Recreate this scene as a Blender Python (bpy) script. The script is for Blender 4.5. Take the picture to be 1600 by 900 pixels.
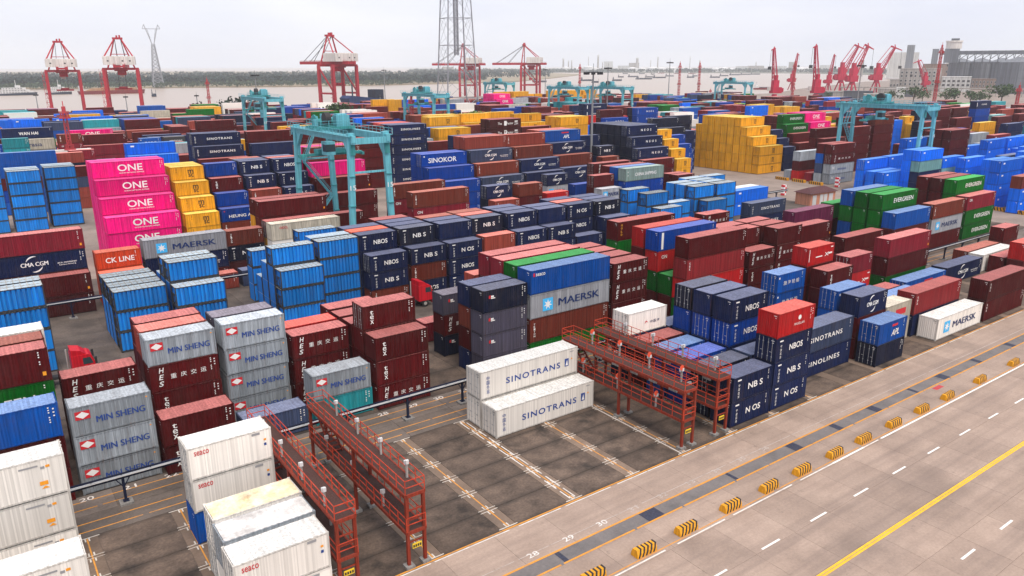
import bpy, math, random
import numpy as np
from math import radians as RAD, sin, cos, pi
from mathutils import Vector, Matrix
random.seed(7)
for o in list(bpy.data.objects): bpy.data.objects.remove(o)
S = bpy.context.scene
COL = S.collection
# ---------------------------------------------------------------- camera
CAM = (-36.63, -53.29, 33.89)
YAW, PITCH, ROLL = RAD(54.17), RAD(16.38), RAD(-0.13)
FPX = 1183.9
fw = np.array([cos(YAW)*cos(PITCH), sin(YAW)*cos(PITCH), -sin(PITCH)])
rt = np.cross(fw, [0, 0, 1]); rt /= np.linalg.norm(rt); up = np.cross(rt, fw)
rt, up = rt*cos(ROLL)+up*sin(ROLL), -rt*sin(ROLL)+up*cos(ROLL)
cd = bpy.data.cameras.new('camera'); cam = bpy.data.objects.new('camera', cd); COL.objects.link(cam)
cam.matrix_world = Matrix(((rt[0], up[0], -fw[0], CAM[0]), (rt[1], up[1], -fw[1], CAM[1]), (rt[2], up[2], -fw[2], CAM[2]), (0, 0, 0, 1)))
cd.sensor_width = 36; cd.lens = 36*FPX/1600; cd.clip_start = 0.5; cd.clip_end = 30000
S.camera = cam
# ---------------------------------------------------------------- sky and sun (overcast)
SUN_EL, SUN_AZ = RAD(62), RAD(-98)          # azimuth of the sun seen from above, from +X
W = bpy.data.worlds.new('World'); S.world = W; W.use_nodes = True
nt = W.node_tree; nt.nodes.clear()
def N(t, tp, **k):
    n = t.nodes.new(tp)
    for a, b in k.items(): setattr(n, a, b)
    return n
sky = N(nt, 'ShaderNodeTexSky', sky_type='NISHITA', sun_disc=False, sun_elevation=SUN_EL, sun_rotation=pi/2-SUN_AZ, air_density=1.0, dust_density=4.0)
tc = N(nt, 'ShaderNodeTexCoord'); mp = N(nt, 'ShaderNodeMapping'); mp.inputs['Scale'].default_value = (1.2, 1.2, 4.5)
ns = N(nt, 'ShaderNodeTexNoise'); ns.inputs['Scale'].default_value = 2.6; ns.inputs['Detail'].default_value = 5; ns.inputs['Roughness'].default_value = .5
cr = N(nt, 'ShaderNodeValToRGB'); cr.color_ramp.elements[0].position = .30; cr.color_ramp.elements[1].position = .72
cr.color_ramp.elements[0].color = (4.25, 4.42, 5.15, 1); cr.color_ramp.elements[1].color = (5.5, 5.52, 5.75, 1)
mx = N(nt, 'ShaderNodeMixRGB'); mx.inputs[0].default_value = .90
bg = N(nt, 'ShaderNodeBackground'); bg.inputs[1].default_value = .10
wo = N(nt, 'ShaderNodeOutputWorld')
for a, b in ((tc.outputs['Generated'], mp.inputs['Vector']), (mp.outputs[0], ns.inputs['Vector']), (ns.outputs['Fac'], cr.inputs[0]), (sky.outputs[0], mx.inputs[1]),
             (cr.outputs[0], mx.inputs[2]), (mx.outputs[0], bg.inputs[0]), (bg.outputs[0], wo.inputs[0])): nt.links.new(a, b)
sl = bpy.data.lights.new('sun', 'SUN'); sl.energy = 1.5; sl.angle = RAD(38); sl.color = (1, .90, .79)
so = bpy.data.objects.new('sun', sl); COL.objects.link(so)
sd = Vector((cos(SUN_EL)*cos(SUN_AZ), cos(SUN_EL)*sin(SUN_AZ), sin(SUN_EL)))
so.rotation_euler = (-sd).to_track_quat('-Z', 'Y').to_euler(); so.location = sd*400
vs = S.view_settings; vs.view_transform = 'Standard'; vs.look = 'None'; vs.exposure = 1.03; vs.gamma = 1
S.render.engine = 'CYCLES'
try:
    S.cycles.volume_bounces = 4; S.cycles.max_bounces = 6; S.cycles.diffuse_bounces = 3; S.cycles.glossy_bounces = 2
except Exception: pass
# ---------------------------------------------------------------- helpers
class MB:
    def __init__(s): s.v = []; s.f = []; s.m = []
    def face(s, pts, m=0):
        n = len(s.v); s.v += [tuple(p) for p in pts]; s.f.append(tuple(range(n, n+len(pts)))); s.m.append(m)
    def raw(s, v, f, m=0):
        n = len(s.v); s.v += v; s.f += [tuple(i+n for i in q) for q in f]; s.m += [m]*len(f)
    def box(s, x0, x1, y0, y1, z0, z1, m=0, bottom=True):
        v = [(x0, y0, z0), (x1, y0, z0), (x1, y1, z0), (x0, y1, z0), (x0, y0, z1), (x1, y0, z1), (x1, y1, z1), (x0, y1, z1)]
        f = [(4, 5, 6, 7), (0, 1, 5, 4), (1, 2, 6, 5), (2, 3, 7, 6), (3, 0, 4, 7)]
        if bottom: f.append((3, 2, 1, 0))
        s.raw(v, f, m)
    def bar(s, a, b, w, h=None, m=0, w2=None, h2=None):
        h = h or w; w2 = w2 or w; h2 = h2 or h
        a = Vector(a); b = Vector(b); d = (b-a).normalized()
        ref = Vector((0, 0, 1)) if abs(d.z) < .95 else Vector((1, 0, 0))
        r = d.cross(ref).normalized(); u = r.cross(d).normalized()
        v = []
        for p, ww, hh in ((a, w, h), (b, w2, h2)):
            for i, j in ((-1, -1), (1, -1), (1, 1), (-1, 1)): v.append(tuple(p+r*(i*ww/2)+u*(j*hh/2)))
        s.raw(v, [(3, 2, 1, 0), (4, 5, 6, 7), (0, 1, 5, 4), (1, 2, 6, 5), (2, 3, 7, 6), (3, 0, 4, 7)], m)
    def tube(s, a, b, r, n=8, m=0, r2=None):
        r2 = r if r2 is None else r2
        a = Vector(a); b = Vector(b); d = (b-a).normalized()
        ref = Vector((0, 0, 1)) if abs(d.z) < .95 else Vector((1, 0, 0))
        p = d.cross(ref).normalized(); q = p.cross(d).normalized()
        v = []
        for c, rr in ((a, r), (b, r2)):
            for i in range(n):
                t = 2*pi*i/n; v.append(tuple(c+p*(rr*cos(t))+q*(rr*sin(t))))
        f = [(i, (i+1) % n, n+(i+1) % n, n+i) for i in range(n)]+[tuple(range(n))[::-1], tuple(range(n, 2*n))]
        s.raw(v, f, m)
    def prism(s, prof, axis, t0, t1, m=0):
        # prof: 2D list; axis 'x': prof=(y,z); 'y': (x,z); 'z': (x,y)
        n = len(prof)
        g = {'x': lambda p, t: (t, p[0], p[1]), 'y': lambda p, t: (p[0], t, p[1]), 'z': lambda p, t: (p[0], p[1], t)}[axis]
        v = [g(p, t0) for p in prof]+[g(p, t1) for p in prof]
        s.raw(v, [(i, (i+1) % n, n+(i+1) % n, n+i) for i in range(n)]+[tuple(range(n))[::-1], tuple(range(n, 2*n))], m)
    def mesh(s, name, mats):
        me = bpy.data.meshes.new(name); me.from_pydata(s.v, [], s.f)
        for mt in mats: me.materials.append(mt)
        if len(mats) > 1: me.polygons.foreach_set('material_index', s.m)
        me.update(); return me
    def obj(s, name, mats, parent=None, loc=None):
        if not isinstance(mats, (list, tuple)): mats = [mats]
        return link(name, s.mesh(name, mats), parent, loc)
def link(name, me, parent=None, loc=None, mat=None):
    o = bpy.data.objects.new(name, me); COL.objects.link(o)
    if parent is not None: o.parent = parent
    if loc is not None: o.location = loc
    if mat is not None:
        o.material_slots[0].link = 'OBJECT'; o.material_slots[0].material = mat
    return o
def tag(o, label=None, cat=None, group=None, kind=None):
    if label: o['label'] = label
    if cat: o['category'] = cat
    if group: o['group'] = group
    if kind: o['kind'] = kind
    return o
def empty(name, loc=(0, 0, 0), rz=0, label=None, cat=None, group=None):
    o = bpy.data.objects.new(name, None); COL.objects.link(o); o.location = loc; o.rotation_euler = (0, 0, rz); o.empty_display_size = .5
    return tag(o, label, cat, group)
def dup(o, parent=None):
    c = o.copy(); COL.objects.link(c)
    if parent is not None: c.parent = parent
    for ch in o.children: dup(ch, c)
    return c
# ---------------------------------------------------------------- materials
def newmat(name):
    m = bpy.data.materials.new(name); m.use_nodes = True
    t = m.node_tree; b = t.nodes['Principled BSDF']; return m, t, b
def L_(t, a, b): t.links.new(a, b)
def paint(name, rgb, rough=.55, rust=.25, dirt=.35, metallic=0, dust=0.0, scale=1.0, grime=.28):
    m, t, b = newmat(name)
    g = N(t, 'ShaderNodeNewGeometry'); oi = N(t, 'ShaderNodeObjectInfo')
    n1 = N(t, 'ShaderNodeTexNoise'); n1.inputs['Scale'].default_value = .55*scale; n1.inputs['Detail'].default_value = 6; n1.inputs['Roughness'].default_value = .65
    L_(t, g.outputs['Position'], n1.inputs['Vector'])
    mp = N(t, 'ShaderNodeMapping'); mp.inputs['Scale'].default_value = (3.5*scale, 3.5*scale, .35*scale); L_(t, g.outputs['Position'], mp.inputs['Vector'])
    n2 = N(t, 'ShaderNodeTexNoise'); n2.inputs['Scale'].default_value = 1.3; n2.inputs['Detail'].default_value = 5; n2.inputs['Roughness'].default_value = .7; L_(t, mp.outputs[0], n2.inputs['Vector'])
    # per-thing brightness: object colour * island random
    mr = N(t, 'ShaderNodeMapRange'); mr.inputs['To Min'].default_value = .86; mr.inputs['To Max'].default_value = 1.14; L_(t, g.outputs['Random Per Island'], mr.inputs['Value'])
    mm = N(t, 'ShaderNodeMath', operation='MULTIPLY'); sp = N(t, 'ShaderNodeSeparateColor'); L_(t, oi.outputs['Color'], sp.inputs[0]); L_(t, sp.outputs[0], mm.inputs[0]); L_(t, mr.outputs[0], mm.inputs[1])
    base = N(t, 'ShaderNodeMixRGB', blend_type='MULTIPLY'); base.inputs[0].default_value = 1; base.inputs[1].default_value = (*rgb, 1); L_(t, mm.outputs[0], base.inputs[2])
    # dirt
    r1 = N(t, 'ShaderNodeValToRGB'); r1.color_ramp.elements[0].position = .42; r1.color_ramp.elements[1].position = .72
    r1.color_ramp.elements[0].color = (0, 0, 0, 1); r1.color_ramp.elements[1].color = (dirt, dirt, dirt, 1); L_(t, n1.outputs['Fac'], r1.inputs[0])
    grey = tuple(.55*c+.25*d for c, d in zip(rgb, (.16, .14, .12)))
    md = N(t, 'ShaderNodeMixRGB'); md.inputs[2].default_value = (*grey, 1); L_(t, r1.outputs[0], md.inputs[0]); L_(t, base.outputs[0], md.inputs[1])
    # rain-drawn grime streaks
    mg = N(t, 'ShaderNodeMapping'); mg.inputs['Scale'].default_value = (5.5*scale, 5.5*scale, .16*scale); L_(t, g.outputs['Position'], mg.inputs['Vector'])
    n4 = N(t, 'ShaderNodeTexNoise'); n4.inputs['Scale'].default_value = 1.0; n4.inputs['Detail'].default_value = 4; L_(t, mg.outputs[0], n4.inputs['Vector'])
    gr = N(t, 'ShaderNodeMapRange'); gr.inputs['From Min'].default_value = .38; gr.inputs['From Max'].default_value = .66; gr.inputs['To Min'].default_value = 1-.9*grime; gr.inputs['To Max'].default_value = 1+.35*grime; L_(t, n4.outputs['Fac'], gr.inputs['Value'])
    mg2 = N(t, 'ShaderNodeMixRGB', blend_type='MULTIPLY'); mg2.inputs[0].default_value = 1; L_(t, md.outputs[0], mg2.inputs[1]); L_(t, gr.outputs[0], mg2.inputs[2]); md = mg2
    # rust streaks
    r2 = N(t, 'ShaderNodeValToRGB'); r2.color_ramp.elements[0].position = .56; r2.color_ramp.elements[1].position = .72
    r2.color_ramp.elements[0].color = (0, 0, 0, 1); r2.color_ramp.elements[1].color = (rust, rust, rust, 1); L_(t, n2.outputs['Fac'], r2.inputs[0])
    mr2 = N(t, 'ShaderNodeMixRGB'); mr2.inputs[2].default_value = (.10, .045, .022, 1); L_(t, r2.outputs[0], mr2.inputs[0]); L_(t, md.outputs[0], mr2.inputs[1])
    L_(t, mr2.outputs[0], b.inputs['Base Color'])
    b.inputs['Roughness'].default_value = rough; b.inputs['Metallic'].default_value = metallic
    b.inputs['Specular IOR Level'].default_value = .08
    return m
def flat(name, rgb, rough=.6, metallic=0):
    m, t, b = newmat(name); b.inputs['Base Color'].default_value = (*rgb, 1); b.inputs['Roughness'].default_value = rough; b.inputs['Metallic'].default_value = metallic
    b.inputs['Specular IOR Level'].default_value = .3
    return m
def ground_mat(name, rgb, rgb2, s1, s2, stain=(.05, .045, .04), stain_amt=.5, rough=.85, bump=.0, objvar=True, fine=.25):
    m, t, b = newmat(name)
    g = N(t, 'ShaderNodeNewGeometry'); oi = N(t, 'ShaderNodeObjectInfo')
    n1 = N(t, 'ShaderNodeTexNoise'); n1.inputs['Scale'].default_value = s1; n1.inputs['Detail'].default_value = 8; n1.inputs['Roughness'].default_value = .65
    n2 = N(t, 'ShaderNodeTexNoise'); n2.inputs['Scale'].default_value = s2; n2.inputs['Detail'].default_value = 6; n2.inputs['Roughness'].default_value = .6
    n3 = N(t, 'ShaderNodeTexNoise'); n3.inputs['Scale'].default_value = 5; n3.inputs['Detail'].default_value = 4
    for n in (n1, n2, n3): L_(t, g.outputs['Position'], n.inputs['Vector'])
    a = N(t, 'ShaderNodeMixRGB'); a.inputs[1].default_value = (*rgb, 1); a.inputs[2].default_value = (*rgb2, 1)
    r = N(t, 'ShaderNodeValToRGB'); r.color_ramp.elements[0].position = .35; r.color_ramp.elements[1].position = .65; L_(t, n1.outputs['Fac'], r.inputs[0]); L_(t, r.outputs[0], a.inputs[0])
    c = N(t, 'ShaderNodeMixRGB'); c.inputs[2].default_value = (*stain, 1)
    r2 = N(t, 'ShaderNodeValToRGB'); r2.color_ramp.elements[0].position = .52; r2.color_ramp.elements[1].position = .72; r2.color_ramp.elements[1].color = (stain_amt,)*3+(1,)
    L_(t, n2.outputs['Fac'], r2.inputs[0]); L_(t, r2.outputs[0], c.inputs[0]); L_(t, a.outputs[0], c.inputs[1])
    d = N(t, 'ShaderNodeMixRGB', blend_type='MULTIPLY'); d.inputs[0].default_value = 1
    mr = N(t, 'ShaderNodeMapRange'); mr.inputs['To Min'].default_value = 1-fine; mr.inputs['To Max'].default_value = 1+fine; L_(t, n3.outputs['Fac'], mr.inputs['Value'])
    mu = N(t, 'ShaderNodeMath', operation='MULTIPLY'); sp = N(t, 'ShaderNodeSeparateColor'); L_(t, oi.outputs['Color'], sp.inputs[0]); L_(t, sp.outputs[0], mu.inputs[0]); L_(t, mr.outputs[0], mu.inputs[1])
    L_(t, c.outputs[0], d.inputs[1]); L_(t, mu.outputs[0], d.inputs[2]); L_(t, d.outputs[0], b.inputs['Base Color'])
    b.inputs['Roughness'].default_value = rough; b.inputs['Specular IOR Level'].default_value = .25
    if bump:
        bp = N(t, 'ShaderNodeBump'); bp.inputs['Strength'].default_value = bump; bp.inputs['Distance'].default_value = .03; L_(t, n3.outputs['Fac'], bp.inputs['Height']); L_(t, bp.outputs[0], b.inputs['Normal'])
    return m
# ---------------------------------------------------------------- container colours
CC = {  # key: (rgb, spoken colour, rust)
 'mar': ((.085, .0055, .007), 'maroon', .2), 'mad': ((.055, .010, .011), 'dark maroon', .25), 'brn': ((.16, .030, .018), 'red-brown', .3), 'red': ((.52, .014, .016), 'bright red', .1),
 'cri': ((.23, .014, .028), 'crimson', .1), 'trc': ((.30, .055, .038), 'terracotta red', .15), 'org': ((.72, .075, .022), 'orange', .1), 'nvy': ((.008, .017, .068), 'navy', .25), 'nvd': ((.009, .013, .034), 'dark navy', .3),
 'slt': ((.045, .065, .13), 'slate blue', .3), 'pgy': ((.075, .068, .10), 'grey-purple', .25), 'blu': ((.003, .085, .40), 'blue', .25), 'roy': ((.001, .047, .30), 'royal blue', .1), 'sky': ((.001, .16, .88), 'vivid blue', .05),
 'blk': ((.010, .235, .74), 'light blue', .4), 'grn': ((.001, .13, .010), 'green', .1), 'dgn': ((.006, .05, .045), 'dark green', .15), 'pnk': ((.88, .006, .22), 'pink', .05), 'yel': ((.80, .37, .02), 'yellow', .1),
 'wht': ((.83, .79, .73), 'white', .05), 'crm': ((.52, .47, .38), 'cream', .35), 'gry': ((.34, .38, .42), 'light grey', .45), 'sil': ((.36, .37, .40), 'silver grey', .15), 'tea': ((.02, .29, .33), 'teal', .15),
 'ltl': ((.20, .42, .42), 'pale teal', .2), 'sag': ((.30, .41, .37), 'sage green', .2), 'pur': ((.17, .02, .075), 'plum', .1), 'stl': ((.05, .055, .06), 'steel', .5)}
MS = {}; MR = {}; MF = {}
for k, (c, n, ru) in CC.items():
    MS[k] = paint('paint_'+k, c, .5, ru, (.10 if k == 'wht' else .45), grime=(.035 if k == 'wht' else .3)); MF[k] = paint('frame_'+k, tuple(q*.8 for q in c), .55, min(.85, ru+.45), .5)
    fade_sheen = .10 if k in ('wht', 'crm', 'gry', 'sil') else .20
    rc = tuple(min(.85, a*1.35+fade_sheen*b) for a, b in zip(c, (.62, .56, .55)))  # roof tones lightened: chalked paint plus sky reflection put into the colour
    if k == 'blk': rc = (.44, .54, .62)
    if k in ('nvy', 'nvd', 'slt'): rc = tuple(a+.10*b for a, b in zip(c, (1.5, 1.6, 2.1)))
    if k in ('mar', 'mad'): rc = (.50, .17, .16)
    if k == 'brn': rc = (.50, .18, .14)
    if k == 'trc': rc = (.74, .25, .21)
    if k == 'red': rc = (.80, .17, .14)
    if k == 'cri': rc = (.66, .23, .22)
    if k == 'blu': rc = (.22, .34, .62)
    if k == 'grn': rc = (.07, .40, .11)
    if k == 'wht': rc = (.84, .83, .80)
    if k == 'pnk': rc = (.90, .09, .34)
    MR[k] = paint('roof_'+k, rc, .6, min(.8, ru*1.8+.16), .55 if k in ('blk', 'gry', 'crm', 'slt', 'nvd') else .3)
M_white = flat('lettering_white', (.80, .79, .77)); M_ink = {'w': M_white, 'k': flat('lettering_black', (.018, .018, .02)), 'b': flat('lettering_blue', (.02, .06, .26)), 'r': flat('lettering_red', (.55, .02, .03)),
         'c': flat('lettering_skyblue', (.06, .46, .85)), 'y': flat('lettering_yellow', (.80, .42, .02)), 'o': flat('lettering_orange', (.85, .33, .02)), 'g': flat('lettering_grey', (.30, .30, .31)), 'n': flat('lettering_navy', (.012, .03, .12))}
M_ink['n2'] = M_ink['n']; M_ink['b2'] = M_ink['b']; M_ink['w2'] = M_ink['w']
M_rod = paint('galvanised_rod', (.42, .43, .44), .45, .3, .3, .3)
# ---------------------------------------------------------------- lettering (built before the scene fills)
TX = {}
TEXTS = ['MIN SHENG', 'NBOS', 'SINOTRANS', 'SINOLINES', 'MAERSK', 'ONE', 'OCEAN NETWORK EXPRESS', 'm', 'sc', 'EVERGREEN', 'CMA CGM', 'eco container', 'bamboo flooring', 'APL', 'seaco', 'OOCL', 'CK LINE', 'HEUNG A', 'SINOKOR',
         'CHINA SHIPPING', 'WAN HAI', 'erasia', 'DONGYOUNG', 'SITC', 'JJTTC', 'The', 'Factor', 'ZIM', 'H', 'E', 'S', 't', 'e', 'x', 'T', 'R', 'I', 'O', 'N', 'B', 'A', 'C', 'G', 'L', 'D', '重', '庆', '交', '运', '宁', '波', '远', '洋', '中', '国', '外',
         'ON', 'MAGELLAN', 'Tex', 'C', 'NB S', 'N OS', 'CULINES', 'X', '15', '20', '21', '22', '28', '29', '30', '31', '32', '33', '34', '35', '36', '38', '40', 'CAI', 'tex', 'N E O S', 'CRONOS', 'SIT', 'PSC', 'YANG PU', 'BAYUQUAN', '渤', '海', '轮', '船', '24', '26', '27']
def maketext():
    for s in sorted(set(TEXTS)):
        c = bpy.data.curves.new('t', 'FONT'); c.body = s; c.resolution_u = 3 if s.isascii() else 2; c.offset = (0 if 'M' in s else (.016 if s.isupper() and s != 'EVERGREEN' else .007)) if s.isascii() else .005
        if s in ('H', 'E', 'S', 'APL', 'JJTTC', 'SITC', 'SIT'): c.shear = .22
        if s in ('SINOLINES', 'SINOTRANS', 'N E O S'): c.space_character = 1.22
        o = bpy.data.objects.new('t', c); COL.objects.link(o)
        me = bpy.data.meshes.new_from_object(o)
        v = [(p.co.x, p.co.y) for p in me.vertices]; f = [tuple(p.vertices) for p in me.polygons]
        if v:
            x0 = min(a for a, b in v); x1 = max(a for a, b in v); y0 = min(b for a, b in v); y1 = max(b for a, b in v)
            w = max(x1-x0, .001); h = max(y1-y0, .001)
            TX[s] = ([((a-x0)/w-.5, (b-y0)/h-.5) for a, b in v], f, w/h)
        bpy.data.objects.remove(o); bpy.data.curves.remove(c); bpy.data.meshes.remove(me)
maketext()
def T(s, x, z, w, h=None):
    v, f, ar = TX.get(s, ([], [], 1))
    if h is None: h = w/ar
    if w is None: w = h*ar
    return [(x+a*w, z+b*h) for a, b in v], f
def P(*pts): return list(pts), [tuple(range(len(pts)))]
def Rc(x0, x1, z0, z1): return P((x0, z0), (x1, z0), (x1, z1), (x0, z1))
def star(x, z, r, n=7, k=.42):
    pts = []
    for i in range(2*n):
        a = pi/2+pi*i/n; q = r if i % 2 == 0 else r*k; pts.append((x+q*cos(a), z+q*sin(a)))
    return [(x, z)]+pts, [(0, i+1, (i+1) % (2*n)+1) for i in range(2*n)]
def arc(x, z, rx, rz, a0, a1, w, n=8):
    v = []; f = []
    for i in range(n+1):
        t = a0+(a1-a0)*i/n; q = w*sin(pi*min(1, max(0, (i+.4)/(n+.8))))
        v += [(x+(rx-q)*cos(t), z+(rz-q)*sin(t)), (x+(rx+q)*cos(t), z+(rz+q)*sin(t))]
    for i in range(n): f.append((2*i, 2*i+1, 2*i+3, 2*i+2))
    return v, f
def vert(chars, x, z0, z1, h, w=None):
    n = len(chars); out = []
    for i, c in enumerate(chars): out.append(T(c, x, z1-(z1-z0)*(i+.5)/n, w, h))
    return out
def marks(L, H, col='w', x=None):
    x = L-.75 if x is None else x; out = []
    for i in range(7):
        if i != 3: out.append((col, Rc(x, x+.10, H*(.87-.07*i), H*(.905-.07*i))))
    for i in range(3): out.append((col, Rc(x+.32, x+.44, H*(.82-.10*i), H*(.86-.10*i))))
    return out
def liv(code, L, H):
    d = []; A = lambda c, s: d.append((c, s))
    big = L > 8
    if code == 'min':
        x, z = .15*L, .70*H; w = .75
        A('r', P((x-w*.72, z-.36), (x+w*.72, z-.36), (x+w*.72, z+.36), (x-w*.72, z+.36)))
        A('w', P((x-w*.66, z), (x, z-.3), (x+w*.66, z), (x, z+.3))); A('b', P((x-.2, z-.12), (x+.2, z-.12), (x+.24, z+.1), (x-.16, z+.12)))
        A('b', T('MIN SHENG', .60*L, .47*H, .60*L, .21*H)); A('b2', T('MIN SHENG', .60*L+.035, .47*H, .60*L, .21*H)); d += marks(L, H, 'o')[6:7]
    elif code in ('nbos', 'nbosb', 'nbosc', 'nbw', 'nbb'):
        A('w', T({'nbosb': 'NB S', 'nbosc': 'N OS', 'nbw': 'NB S'}.get(code, 'NBOS'), .56*L, .50*H, .37*L, .25*H))
        for s in vert('宁波远洋', .145*L, .12*H, .72*H, .30, .26): A('w', s)
        A('w', Rc(.10*L, .19*L, .83*H, .89*H)); d += marks(L, H)[:5]
    elif code == 'neos':
        A('w', T('N E O S', .62*L, .52*H, .34*L, .22*H)); [A('w', s) for s in vert('宁波远洋', .07*L, .2*H, .8*H, .34, .3)]; A('w', Rc(L-.6, L-.4, .2*H, .28*H)); A('w', Rc(L-.6, L-.4, .75*H, .83*H))
    elif code == 'hes':
        for c, q in zip('HES', (.80, .55, .30)): A('w', T(c, .155*L+(q-.5)*.25, q*H, .46, .19*H))
        for i, c in enumerate('重庆交运'): A('w', T(c, (.33+.145*i)*L, (.52)*H, .085*L, .18*H))
        d += marks(L, H)
    elif code in ('tex', 'txd', 'txr'):
        if big: [A('w', s) for s in vert('tex', .045*L, .45*H, .88*H, .30, .26)]
        else: [A('w', s) for s in vert('tex', .17*L, .22*H, .80*H, .42, .40)]
        d += marks(L, H)
    elif code == 'trt':
        [A('w', s) for s in vert('TRITON', (.055 if big else .12)*L, .22*H, .82*H, .22, .24)]; d += marks(L, H)
    elif code in ('snw',):
        A('b', T('SINOTRANS', .53*L, .47*H, .56*L, .22*H)); x = .86*L; z = .5*H
        A('b', Rc(x, x+.52, z-.42, z+.42)); A('w', P((x+.10, z-.32), (x+.42, z-.32), (x+.30, z+.30)))
        [A('b', s) for s in vert('中国外运', .075*L, .18*H, .82*H, .40, .34)]
        A('g', Rc(.915*L, .955*L, .86*H, .89*H)); A('o', P((.925*L, .58*H), (.945*L, .58*H), (.935*L, .65*H)))
    elif code in ('snt', 'snl'):
        A('w', T('SINOTRANS' if code == 'snt' else 'SINOLINES', .56*L, .52*H, .52*L, .20*H)); [A('w', s) for s in vert('中国外运', .065*L, .18*H, .78*H, .36, .30)]; d += marks(L, H)[:4]
    elif code in ('msk', 'mskw'):
        s = .52*H; x, z = .21*L if big else .2*L, .5*H
        A('c', Rc(x-s/2, x+s/2, z-s/2, z+s/2)); A('w', star(x, z, s*.42)); A('n', T('MAERSK', .60*L, .5*H, .52*L, .30*H)); A('n2', T('MAERSK', .60*L+.07, .5*H, .52*L, .30*H)); d += marks(L, H, 'g')[:4]
    elif code == 'one':
        A('w', T('ONE', .52*L, .58*H, .34*L, .42*H)); A('w', T('OCEAN NETWORK EXPRESS', .535*L, .26*H, .34*L, .07*H)); d += marks(L, H)
    elif code == 'msc':
        x = .60*L; q = .9 if big else .8
        A('k', T('m', x, .61*H, q*1.25, .27*H)); A('k', T('sc', x+.03, .34*H, q*1.15, .24*H)); d += marks(L, H, 'k', .17*L)[:4]
    elif code == 'evg':
        A('w', T('EVERGREEN', .60*L, .52*H, .56*L, .28*H)); d += marks(L, H)[:2]
    elif code in ('cma', 'cme', 'cml'):
        x, z = .47*L, .52*H; w = .40*L if not big else .27*L
        A('w', T('CMA CGM', x, z, w, .20*H)); A('w2', T('CMA CGM', x+.05, z, w, .20*H)); A('w', arc(x+.02*w, z-.02*H, w*.34, .40*H, pi*.42, pi*.86, .035*H)); A('w', arc(x-.02*w, z+.02*H, w*.34, .40*H, -pi*.58, -pi*.14, .035*H))
        if big: A('w', T('eco container', .80*L, .45*H, .2*L, .09*H)); A('w', T('bamboo flooring', .80*L, .33*H, .17*L, .08*H))
        d += marks(L, H)
    elif code == 'apl':
        A('w', T('APL', .60*L, .42*H, .28*L if not big else .18*L, .30*H)); A('r', Rc(.46*L, .66*L, .72*H, .83*H)); d += marks(L, H)[:4]
    elif code in ('sew', 'sey', 'seb'):
        if code == 'seb': A('r', Rc(.035*L, .055*L, .74*H, .88*H)); A('w', T('seaco', .12*L, .80*H, .11*L, .11*H))
        else:
            A('r', T('seaco', .165*L, .80*H, .17*L, .13*H)); A('g', Rc(.76*L, .86*L, .86*H, .93*H)); A('b', Rc(.90*L, .93*L, .48*H, .56*H)); A('o', Rc(.90*L, .93*L, .64*H, .70*H))
    elif code == 'wrf':
        A('g', Rc(.78*L, .87*L, .82*H, .86*H)); A('o', Rc(.865*L, .905*L, .33*H, .43*H)); A('o', P((.87*L, .24*H), (.91*L, .24*H), (.89*L, .31*H))); A('o', Rc(.905*L, .925*L, .76*H, .82*H)); A('g', Rc(.88*L, .90*L, .74*H, .80*H))
    elif code == 'oocl': A('r', T('OOCL', .18*L, .74*H, .12*L, .14*H)); d += marks(L, H, 'g')[:3]
    elif code == 'ckl': A('w', T('CK LINE', .53*L, .5*H, .64*L, .30*H)); d += marks(L, H)[:4]
    elif code == 'hga': A('w', T('HEUNG A', .58*L, .42*H, .70*L, .22*H)); A('r', Rc(.08*L, .12*L, .78*H, .86*H)); d += marks(L, H)[:3]
    elif code == 'sko': A('w', T('SINOKOR', .46*L, .48*H, .62*L, .38*H)); A('w', Rc(.05*L, .075*L, .76*H, .85*H)); d += marks(L, H)[:3]
    elif code == 'chs':
        A('w', T('CHINA SHIPPING', .52*L, .50*H, .56*L, .25*H)); [A('w', s) for s in vert('中海', .06*L, .3*H, .85*H, .4, .34)]
    elif code == 'wan': A('w', T('WAN HAI', .51*L, .5*H, .38*L, .28*H)); d += marks(L, H)[:3]
    elif code == 'era': A('n', T('erasia', .58*L, .5*H, .32*L, .34*H))
    elif code == 'don': A('w', T('DONGYOUNG', .55*L, .5*H, .60*L, .26*H))
    elif code == 'sit': A('w', T('SITC', .40*L, .52*H, .32*L, .22*H))
    elif code == 'jj': A('w', T('JJTTC', .62*L, .5*H, .42*L, .26*H))
    elif code == 'zim':
        A('w', T('The', .31*L, .52*H, .13*L, .26*H)); A('w', T('Factor', .64*L, .52*H, .22*L, .26*H)); A('w', Rc(.45*L, .53*L, .28*H, .78*H)); A('r', P((.465*L, .70*H), (.515*L, .70*H), (.49*L, .36*H))); A('w', T('ZIM', .84*L, .44*H, .12*L, .24*H)); A('w', Rc(.79*L, .89*L, .64*H, .76*H))
    elif code == 'ons': A('w', T('ON', .16*L if not big else .11*L, .72*H, .09*L, .18*H)); d += marks(L, H)
    elif code == 'mag': A('w', T('MAGELLAN', .58*L, .40*H, .28*L, .10*H)); A('w', star(.58*L, .64*H, .28, 9, .8)); d += marks(L, H)
    elif code == 'xp': A('w', T('X', .72*L, .48*H, .16*L, .20*H)); A('w', Rc(.30*L, .55*L, .40*H, .46*H)); A('w', Rc(.78*L, .93*L, .46*H, .55*H)); A('w', Rc(.86*L, .95*L, .80*H, .86*H)); [A('w', s) for s in (Rc(.045*L, .065*L, .25*H, .9*H),)]
    elif code == 'bhl':
        for i, c in enumerate('渤海轮船'): A('w', T(c, (.28+.15*i)*L, .50*H, .11*L, .22*H))
        A('w', Rc(.05*L, .09*L, .76*H, .86*H)); d += marks(L, H)[:4]
    elif code == 'bos':
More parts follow.
